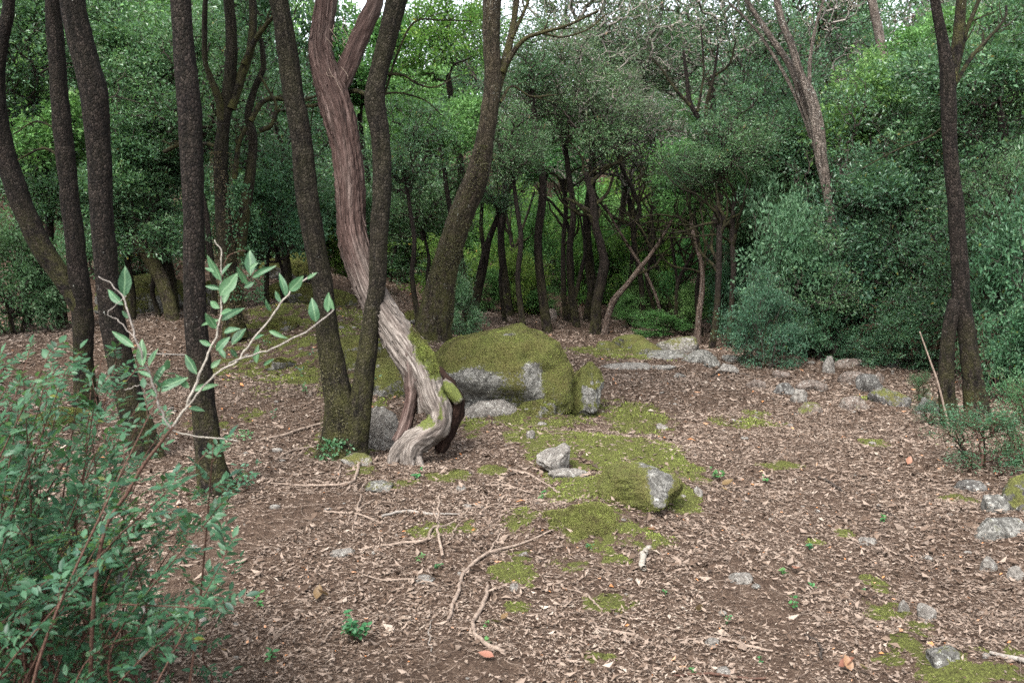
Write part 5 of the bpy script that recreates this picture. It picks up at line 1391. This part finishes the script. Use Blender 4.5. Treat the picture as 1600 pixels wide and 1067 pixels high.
# ------------------------------------------------------------------ fallen branches, each traced where it lies
def lying(label, runs, mat='twig_tan', lift=.002, name='fallen_branch', cat='branch'):
    g0 = ground_at(*runs[0][0][:2]); root = thing(name, g0, label, cat)
    for i, r in enumerate(runs):
        pts = []
        for (px, py, w, *h) in r:
            gg = ground_at(px, py); hh = h[0] if h else 0.0
            pts.append([gg[0], gg[1], gg[2] + lift + w * mpp(gg[1]) / 2 + hh, max(w * mpp(gg[1]) / 2 * .74, .002)])
        pts = np.array(pts); Q = catmull(pts, 8 * len(pts) + 6)
        off = fbm(np.stack([np.arange(len(Q)) * .35, np.full(len(Q), i * 3.3), np.full(len(Q), runs[0][0][0])], -1), 2, 5)
        Q[:, 0] += off * .012; Q[:, 2] = Q[:, 2] + np.abs(off) * .006
        V, T, B = tube(Q[:, :3], Q[:, 3], 9, amp=.22, nscale=30, seed=i)
        A = Acc(); A.add(V, T, B)
        part('branch' if i == 0 else 'side_twig', A.mesh('branch', [M[mat]]), root)
    return root
lying('long forked grey branch curving across the middle of the foreground', [[(699, 975, 8), (713, 934, 8), (728, 896, 8), (761, 869, 7), (813, 855, 5), (864, 834, 3)], [(761, 869, 5), (776, 848, 4), (792, 827, 3)], [(706, 948, 4), (732, 940, 4)]])
lying('thick bent stick in two pieces right below the long forked branch', [[(765, 920, 8), (751, 955, 9), (737, 986, 9), (758, 1010, 10), (789, 1023, 9)]])
lying('brown branch with upturned prongs in the mossy patch', [[(596, 857, 5), (630, 854, 6), (665, 848, 6), (675, 831, 6), (703, 822, 5), (737, 796, 3)], [(690, 875, 7), (685, 858, 6, .05), (685, 835, 5, .10), (686, 808, 4, .14)], [(684, 840, 4, .08), (676, 825, 3, .12)], [(700, 852, 3), (716, 830, 3, .04)]])
lying('long thin branch lying below the twin stemmed oak', [[(572, 707, 8, .03), (560, 735, 7), (548, 758, 6), (486, 762, 5), (417, 757, 4)], [(531, 727, 4), (529, 757, 4)]])
lying('crooked twig with side shoot under the long thin branch', [[(565, 776, 4), (558, 800, 4), (551, 831, 3)], [(507, 803, 5), (535, 804, 5), (560, 806, 5), (593, 819, 4)], [(556, 800, 3), (585, 783, 3)]])
lying('bleached curved branch left of the mossy patch', [[(593, 812, 5), (634, 803, 6), (672, 807, 5), (720, 806, 3)]], mat='twig_grey')
lying('short stick at the lower left of the littered clearing', [[(424, 999, 3), (445, 985, 4), (460, 974, 4), (470, 962, 3)]])
lying('thin upright looking twig in the foreground centre', [[(675, 972, 3), (671, 995, 3), (673, 1022, 2)]], mat='twig_grey')
lying('slender brown twig right of the foreground moss dots', [[(881, 920, 3), (916, 934, 4), (940, 955, 4)], [(955, 950, 3), (975, 940, 3)]])
lying('brown curved stick low in the foreground right of the thick one', [[(922, 971, 4), (935, 985, 5), (952, 991, 6), (996, 997, 6)]])
lying('short brown stick above the forked branch tip', [[(760, 761, 5), (794, 763, 5), (827, 772, 3)]])
lying('crooked branch leading to the pitted limestone block', [[(794, 736, 4), (827, 745, 5), (850, 758, 4), (871, 772, 4)]])
lying('stubby broken piece of wood standing out pale on the path edge', [[(1004, 896, 13), (1003, 882, 13), (1008, 868, 11), (1016, 859, 8)]], mat='twig_pale', name='broken_wood', cat='stick')
lying('long dark stick across the lower right of the path', [[(1105, 999, 4), (1146, 1010, 6), (1180, 1018, 6), (1208, 1020, 4)], [(1060, 1004, 4), (1090, 1003, 4), (1106, 998, 3)]])
lying('short dark bent stick right of the long dark one', [[(1257, 994, 4), (1280, 1010, 5), (1284, 1032, 5)]], mat='twig_dark')
lying('dark twig lying on the middle of the path', [[(1278, 748, 4), (1296, 757, 5), (1316, 771, 4)]], mat='twig_dark')
lying('long reddish stick along the bottom edge of the picture', [[(1055, 1063, 5), (1110, 1060, 6), (1160, 1063, 5), (1200, 1066, 4)]], mat='twig_red')
lying('dark little stick on the right half of the path', [[(1363, 793, 3), (1385, 804, 4), (1406, 815, 3)]], mat='twig_dark')
lying('short straight stick near the flat pinkish stone', [[(1368, 838, 4), (1398, 842, 4)]])
lying('branch end reaching in from the right border at the bottom', [[(1545, 1025, 8), (1580, 1036, 10), (1620, 1046, 12)]], mat='twig_grey')
lying('brown stick lying on the slope left of the twin stemmed oak', [[(405, 690, 4), (440, 684, 6), (480, 672, 6), (510, 662, 5)]])
lying('curved root like stick beside the twin stemmed oak foot', [[(430, 722, 4), (455, 708, 5), (495, 700, 5)]])
lying('pale twig near the left dark trunks', [[(200, 560, 3), (240, 556, 4), (290, 557, 3)]], mat='twig_grey')
lying('long thin stick near the foot of the mastic shrub', [[(250, 1012, 3), (300, 985, 4), (330, 978, 4), (352, 960, 3)], [(296, 1010, 3), (302, 986, 3)]])
lying('thin dark stick right of the far mossy rocks', [[(1110, 590, 3), (1130, 583, 4), (1170, 588, 3)]], mat='twig_dark')
lying('brown branch half hidden in litter left of centre', [[(560, 900, 3), (600, 912, 4), (650, 908, 4), (700, 925, 3)]])
lying('fine curved twig behind the green seedling', [[(500, 1010, 3), (520, 985, 4), (550, 968, 3)], [(575, 985, 4), (592, 968, 4), (615, 964, 3)]])

# ------------------------------------------------------------------ leaf meshes used singly
def leaf_mesh(name, mat, L, W, tint, seed, rows=4, fold=.18, curl=.22):
    V, T = shaped_leaf(L, W, fold, curl, rows); V0 = V.copy(); V = V + (.02 * L) * np.stack([noise(V * 40 / L * .1 + seed + k, seed) for k in range(3)], -1)
    return tri_mesh(name, V, T, [M[mat]], smooth=True, vattr={'rib': V0}, fattr={'tint': np.full(len(T), tint)})
def place_leaf(me, base, d, up, s, parent, name='leaf'):
    Fm = frame(np.asarray(d, float), np.asarray(up, float))
    o = bpy.data.objects.new(name, me); C.objects.link(o)
    m4 = Matrix([[*(Fm[0] * s), base[0]], [*(Fm[1] * s), base[1]], [*(Fm[2] * s), base[2]], [0, 0, 0, 1]])
    o.parent = parent; o.matrix_parent_inverse = Matrix.Translation(-Vector(parent.location)); o.matrix_basis = m4
    return o

# ------------------------------------------------------------------ the sapling in front at the left
SD = 2.3
sb = ground_at(190, 1010)
sap = thing('oak_sapling', (at(110, 760, SD)[0], SD, Hs(at(110, 760, SD)[0], SD)), 'young tree with pale stems and big mid green leaves in front at the left', 'sapling')
def stem(pts, mat, name='stem'):
    P = np.array([[*at(px, py, SD + dy), w * mpp(SD) / 2 * .6] for px, py, w, dy in pts]); Q = catmull(P, 12 * len(P))
    Q[:, :3] += .004 * np.stack([fbm(np.stack([np.arange(len(Q)) * .22, np.full(len(Q), k * 7.0 + pts[0][0]), np.zeros(len(Q))], -1), 2, 3) for k in range(3)], -1)
    V, T, B = tube(Q[:, :3], Q[:, 3], 8, amp=.12, nscale=60); A = Acc(); A.add(V, T, B * 4)
    part(name, A.mesh(name, [M[mat]]), sap)
base_px = (205, 760)
gb_ = np.array(sap.location)
P = np.array([[*(gb_ - [0, 0, .05]), .007], [*at(150, 900, SD), .0055], [*at(205, 760, SD), .005], [*at(252, 690, SD), .0045], [*at(271, 667, SD), .004]])
Q = catmull(P, 50); V, T, B = tube(Q[:, :3], Q[:, 3], 9, amp=.1, nscale=50); A = Acc(); A.add(V, T, B * 4); part('stem', A.mesh('stem', [M['twig_red']]), sap)
stem([(271, 667, 7, 0), (288, 641, 7, 0), (300, 612, 7, .0), (315, 578, 6, .01), (331, 542, 6, .02), (343, 504, 5, .02), (346, 437, 4, .03), (345, 395, 3, .03), (337, 376, 2, .03)], 'twig_pale')
stem([(292, 636, 5, 0), (331, 590, 5, 0), (370, 563, 5, 0), (392, 536, 5, .02), (414, 507, 5, .03), (440, 472, 5, .03), (460, 450, 4, .04), (490, 427, 3, .04)], 'twig_pale')
stem([(352, 573, 4, 0), (370, 563, 4, 0), (414, 549, 4, -.02), (462, 527, 4, -.04), (500, 502, 4, -.05), (522, 484, 3, -.05)], 'twig_grey')
stem([(271, 673, 6, 0), (258, 654, 6, 0), (245, 622, 6, 0), (236, 590, 5, .0), (222, 555, 5, -.02), (207, 514, 5, -.03), (194, 466, 4, -.03), (175, 446, 3, -.03), (156, 433, 2, -.03)], 'twig_grey')
stem([(268, 674, 4, 0), (319, 683, 4, .02), (372, 689, 3, .04)], 'twig_pale')
stem([(212, 530, 2, -.03), (185, 500, 2, 0), (170, 490, 2, 0), (196, 462, 2, 0)], 'twig_grey')
stem([(236, 600, 2, -.02), (214, 602, 2, 0), (196, 610, 2, .02)], 'twig_grey')
stem([(346, 440, 2, .03), (356, 402, 2, .03), (385, 392, 2, .05)], 'twig_red')
SAPM = [leaf_mesh('leaf', 'leaf_big', 1.0, .46, t, k, rows=7, curl=c) for k, (t, c) in enumerate(((.2, .1), (.45, .35), (.65, -.15), (.9, .25)))]
LV = [(194, 464, 196, 413, 22), (193, 477, 161, 450, 14), (346, 439, 327, 396, 16), (344, 462, 372, 425, 24), (392, 430, 390, 388, 20), (394, 434, 426, 414, 9), (387, 445, 373, 414, 14), (350, 474, 357, 448, 12), (345, 452, 318, 446, 9),
      (346, 501, 381, 476, 15), (338, 514, 322, 486, 16), (343, 500, 310, 507, 9), (440, 472, 428, 453, 11), (446, 464, 440, 424, 14), (452, 455, 476, 430, 18), (480, 436, 494, 425, 7), (424, 486, 413, 467, 10), (494, 503, 486, 466, 20), (512, 488, 517, 456, 17), (522, 484, 512, 462, 9),
      (363, 539, 384, 510, 20), (338, 548, 356, 526, 15), (330, 540, 313, 532, 9), (401, 567, 400, 538, 13), (308, 584, 287, 552, 16), (245, 610, 289, 588, 20), (296, 606, 276, 583, 14), (301, 610, 341, 598, 13), (295, 638, 322, 641, 11), (264, 664, 250, 650, 12), (210, 543, 176, 518, 13),
      (223, 572, 219, 526, 18), (233, 572, 246, 542, 14), (240, 600, 262, 560, 12), (411, 571, 432, 561, 7), (421, 517, 447, 528, 9), (398, 530, 412, 522, 8), (352, 560, 340, 538, 10), (345, 490, 366, 486, 12), (343, 482, 324, 468, 12), (360, 545, 372, 560, 9), (236, 590, 214, 575, 9), (200, 498, 190, 486, 7),
      (330, 575, 345, 560, 10), (382, 450, 398, 440, 10), (350, 520, 372, 510, 12), (334, 425, 320, 420, 8), (390, 420, 402, 410, 8), (347, 430, 362, 408, 9), (244, 620, 232, 606, 8)]
r3 = random.Random(11)
for k, (bx_, by_, tx, ty, w) in enumerate(LV):
    dy = r3.uniform(-.05, .06); a_ = at(bx_, by_, SD + dy); b_ = at(tx, ty, SD + dy + r3.uniform(-.02, .02)); d = b_ - a_; ln = float(np.linalg.norm(d))
    up = np.array([r3.uniform(-.7, .7), -1.0, r3.uniform(.1, .9)])
    o = place_leaf(SAPM[k % 4], a_, d, up, ln * .95, sap)
    fx = (w * mpp(SD) / (ln * .46)) ; o.matrix_basis = o.matrix_basis @ Matrix.Diagonal((min(1.3, max(.5, fx * .9)), 1, 1, 1))

# ------------------------------------------------------------------ mastic shrub in the lower left corner
r4 = np.random.default_rng(31)
mroot = thing('mastic_shrub', (-1.75, 2.95, Hs(-1.75, 2.95)), 'sprawling dark green mastic shrub with small paired leaflets filling the lower left', 'shrub')
A = Acc(); LP, LD, LN, LL = [], [], [], []
def region_tip():
    while True:
        px, py = r4.uniform(-60, 415), r4.uniform(455, 1010)
        edge = np.interp(py, [455, 520, 600, 680, 760, 850, 940, 1010], [190, 225, 270, 330, 400, 405, 370, 290])
        lo = np.interp(px, [-60, 60, 150, 250, 400], [560, 520, 490, 600, 740])
        if px < edge and py > lo and (py > 620 or r4.uniform() < .75) and (px < 250 or r4.uniform() < .6) and not (py > 960 and px < 120 and r4.uniform() < .5): return px, py
for k in range(150):
    px, py = region_tip(); Yd = r4.uniform(2.05, 3.6); tip = at(px, py, Yd)
    gz = Hs(tip[0], tip[1])
    if tip[2] < gz + .03: tip[2] = gz + r4.uniform(.04, .15)
    bx_, by_ = -1.75 + r4.normal(0, .28), 2.95 + r4.normal(0, .22); base = np.array([bx_, by_, Hs(bx_, by_) - .03])
    if k % 3: base = np.array([tip[0] - r4.uniform(.15, .5), tip[1] + r4.uniform(-.2, .3), 0]); base[2] = Hs(base[0], base[1]) - .02
    v = tip - base; ln = np.linalg.norm(v)
    mid = base + v * .5 + np.array([-.05, 0, .12 * ln]) + r4.normal(0, .05, 3)
    Q = catmull(np.array([base, base + v * .22 + [0, 0, .1 * ln] + r4.normal(0, .02, 3), mid, tip]), 24)
    R = np.linspace(.0022 + .0032 * ln, .0012, 24)
    V, T, B = tube(Q, R, 5); A.add(V, T, B * 3)
    L = np.concatenate([[0], np.cumsum(np.linalg.norm(np.diff(Q, axis=0), axis=1))])
    s = max(L[-1] * .25, L[-1] - .65)
    side = 1
    while s < L[-1] + .001:
        p = np.array([np.interp(s, L, Q[:, j]) for j in range(3)]); q = np.array([np.interp(min(s + .02, L[-1]), L, Q[:, j]) for j in range(3)]) - np.array([np.interp(s - .02, L, Q[:, j]) for j in range(3)])
        q /= np.linalg.norm(q) + 1e-9
        sv = np.cross(q, [0, 0, 1.0]); sv /= np.linalg.norm(sv) + 1e-9
        d = q * .55 + sv * side * .8 + r4.normal(0, .28, 3) + [0, 0, .15]; d /= np.linalg.norm(d); side = -side
        rl = r4.uniform(.06, .10); up = np.array([0, -.25, 1.0]) + r4.normal(0, .35, 3)
        pr = np.stack([p, p + d * rl * .5, p + d * rl - [0, 0, rl * .12]]); V, T, B = tube(catmull(pr, 4), [.0011, .001, .0009, .0007], 3, cap=False); A.add(V, T, B)
        lat = np.cross(d, up); lat /= np.linalg.norm(lat) + 1e-9; npair = int(r4.integers(3, 6))
        for m_ in range(npair):
            for sg in (-1, 1):
                LP.append(p + d * rl * (.25 + .75 * m_ / npair)); LD.append(d * .55 + lat * sg * .9 + r4.normal(0, .12, 3)); LN.append(up + r4.normal(0, .25, 3)); LL.append(r4.uniform(.017, .036))
        LP.append(p + d * rl); LD.append(d); LN.append(up); LL.append(.038)
        s += r4.uniform(.04, .07)
part('stems', A.mesh('stems', [M['twig_red']]), mroot)
LP, LD, LN, LL = map(np.array, (LP, LD, LN, LL))
print('mastic leaflets', len(LP))
vis = (LP[:, 0] / LP[:, 1] > -.6) & (LP[:, 2] < 1.3)
score = LL / LP[:, 1] * np.where(vis, 1, 0) * r4.uniform(.9, 1, len(LL)); big = np.argsort(-score)[:280]; rest = np.setdiff1d(np.arange(len(LP)), big)
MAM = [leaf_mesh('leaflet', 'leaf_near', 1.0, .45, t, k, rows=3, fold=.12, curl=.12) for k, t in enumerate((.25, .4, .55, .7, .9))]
for k in big: place_leaf(MAM[k % 5], LP[k], LD[k], LN[k], LL[k], mroot, 'leaflet')
lv, lt = shaped_leaf(1.0, .45, .12, .12, 3)
D = LD[rest] / np.linalg.norm(LD[rest], axis=1)[:, None]; N = LN[rest] - D * (LN[rest] * D).sum(1)[:, None]; N /= np.linalg.norm(N, axis=1)[:, None]; X_ = np.cross(D, N)
V = LP[rest][:, None, :] + LL[rest][:, None, None] * (lv[None, :, 0:1] * X_[:, None] + lv[None, :, 1:2] * D[:, None] + lv[None, :, 2:3] * N[:, None])
T = (np.arange(len(rest))[:, None, None] * len(lv) + lt[None]).reshape(-1, 3)
tt = np.clip(r4.normal(.5, .22, len(rest)), 0, .94); tt = np.where(r4.uniform(0, 1, len(rest)) < .005, 1, tt)
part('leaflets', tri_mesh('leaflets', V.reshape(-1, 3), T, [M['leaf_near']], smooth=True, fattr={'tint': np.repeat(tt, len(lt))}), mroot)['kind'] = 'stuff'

# ------------------------------------------------------------------ seedlings and low plants
def seedling(label, px, py, w, h, mat='leaf_seed', n=None, name='seedling', cat='seedling', leaf=None, aspect=.55, tints=(.2, .9)):
    g0 = ground_at(px, py); k = mpp(g0[1]); W_, H_ = w * k, h * k
    root = thing(name, g0, label, cat); rr = random.Random(int(px * 13 + py))
    n = n or max(6, int(w * h / 60)); leaf = leaf or min(.04, max(.012, W_ * .3)); A = Acc()
    r5 = np.random.default_rng(int(px + py)); S = Acc()
    for i in range(max(2, n // 5)):
        top = np.array([r5.uniform(-.42, .42) * W_, r5.uniform(-.3, .3) * W_, H_ * r5.uniform(.45, 1)])
        Q = catmull(np.array([[0, 0, -.015], top * .5 + [0, 0, H_ * .1], top]), 7); V, T, B = tube(Q, np.linspace(.0018, .001, 7), 4); S.add(V, T, B)
        m_ = 6; u = r5.uniform(.35, 1, m_); p = np.stack([np.interp(u * 6, np.arange(7), Q[:, j]) for j in range(3)], -1)
        d = r5.normal(0, 1, (m_, 3)) * [1, 1, .35] + [0, 0, .25]; nn_ = np.tile([0, -.3, 1.0], (m_, 1)) + r5.normal(0, .3, (m_, 3))
        for q in range(m_):
            lv_, lt_ = shaped_leaf(leaf * r5.uniform(.7, 1.3), leaf * aspect, .15, .2, 3); Fm = frame(d[q], nn_[q]); A.add(lv_ @ Fm.T + p[q], lt_, None, 0, np.full(len(lt_), r5.uniform(*tints)))
    obj('stem', S.mesh('stem', [M['twig_red']]), root)
    o = obj('leaves', A.mesh('leaves', [M[mat]]), root); o['kind'] = 'stuff'
    return root
for a_ in (
    ('glossy bright green seedling in the open litter at the lower centre left', 553, 1005, 64, 46),
    ('green seedling with brown leaves beside it right of the mossy outcrop', 1120, 752, 48, 26),
    ('seedling in the dark soil patch of the near path', 1238, 955, 34, 26),
    ('small green sprig just above the soil patch seedling', 1272, 920, 26, 14),
    ('green sprig left of the pale buried path stone pair', 1226, 900, 26, 16),
    ('little green sprig at the left of the dark soil patch', 1136, 975, 20, 22),
    ('single sprout in the middle of the path', 1268, 858, 26, 14),
    ('tiny sprout below the path moss streak', 1199, 756, 20, 12),
    ('sprout between the pitted block and the moss cushion', 846, 782, 22, 18),
    ('sprout in front of the moss cushion rock', 919, 862, 18, 14),
    ('sprout below the mossy patch with prongs', 655, 880, 18, 14),
    ('small sprout right of the pronged branch', 684, 890, 20, 12),
    ('sprout beside the thick bent stick', 758, 980, 20, 16),
    ('sprout under the thick bent stick', 764, 1008, 26, 12),
    ('sprout at the left end of the foreground litter', 407, 950, 30, 26),
    ('sprout low at the left, right of the mastic shrub', 425, 1035, 34, 20),
    ('sprout at the foot of the dead trunk', 655, 752, 30, 18),
    ('sprout on the right shoulder of the near moss strip', 1350, 932, 16, 14),
    ('sprout on the lower right path', 1188, 1038, 18, 16),
    ('sprout near the bottom edge of the path', 1085, 1056, 26, 18),
    ('tiny sprout in the middle of the near path', 1037, 934, 20, 12),
    ('sprout by the flat pinkish stone', 1378, 818, 24, 12)):
    seedling(*a_)
for a_ in (
    ('leafy shrublet hugging the right foot of the nearest straight oak', 388, 772, 62, 50), ('leafy tuft left of the nearest straight oak foot', 352, 792, 44, 40),
    ('leafy plant behind the nearest straight oak', 384, 692, 66, 30), ('small plant on the slope left of the twin stemmed oak', 478, 622, 40, 34),
    ('plant between the oak stems on the slope', 470, 590, 30, 26), ('plant peeping between the two oak stems', 575, 618, 60, 40), ('plant left of the mossy rocks between the stems', 495, 570, 40, 26),
    ('thin plant at the left border of the slope', 430, 660, 24, 36), ('small plant low on the left slope', 420, 545, 34, 22), ('plant under the leaning lichened trunk', 320, 560, 40, 40)):
    seedling(*a_, mat='leaf_mastic', name='low_plant', cat='plant')
bush('spurge_clump', 'grey green spurge like clump below the slender black oak', 1535, 742, 190, 110, 'wisp', dy=-.2)
bush('spurge_clump', 'small pale sprig at the left foot of the slender black oak', 1450, 668, 50, 44, 'wisp', dy=0)
bush('spurge_clump', 'clump at the right border beneath the shadowy bush', 1600, 750, 140, 150, 'wisp', dy=.1)
bush('spurge_clump', 'fresh green tuft among the dark path side stones', 1438, 632, 40, 50, 'wisp', dy=.1)
# a few large fallen leaves one can pick out
FL = [leaf_mesh('fallen_leaf', 'leaf_dry', 1.0, .6, t, k, rows=5, fold=.22, curl=-.3) for k, t in enumerate((.5, .8, .9))]
for k, (px, py, w, lab) in enumerate(((495, 945, 26, 'large curled tan leaf left of the green seedling'), (515, 940, 22, 'second tan leaf overlapping the large curled one'), (768, 977, 24, 'orange brown leaf by the thick bent stick'), (783, 974, 18, 'rust leaf right beside the orange brown one'),
        (772, 1035, 26, 'bright rust leaf below the thick bent stick'), (1092, 962, 22, 'orange leaf left of the dark soil patch'), (1128, 762, 20, 'rust leaf in the seedling beside the outcrop'), (1136, 772, 12, 'small red brown leaf on the path near the outcrop'),
        (1245, 892, 22, 'peach coloured leaf on the near path'), (1310, 1050, 30, 'red brown leaf at the bottom edge right of centre'), (1330, 1060, 26, 'rust leaf at the bottom edge touching the red brown one'), (1356, 1056, 26, 'orange upright leaf at the bottom edge'),
        (1010, 832, 18, 'tan leaf below the mossy outcrop'), (1418, 730, 16, 'rust leaf under the right hand bank'), (90, 1018, 34, 'yellow orange leaf hanging low at the left corner'), (350, 1022, 16, 'small yellow leaf low at the left'))):
    g0 = ground_at(px, py); s = w * mpp(g0[1]) * .85; a = k * 1.9
    o = obj('fallen_leaf', FL[k % 3], None, (g0[0], g0[1], g0[2] + .022), (r3.uniform(-.3, .7), r3.uniform(-.5, .5), a), s * 1.15); tag(o, lab, 'leaf')
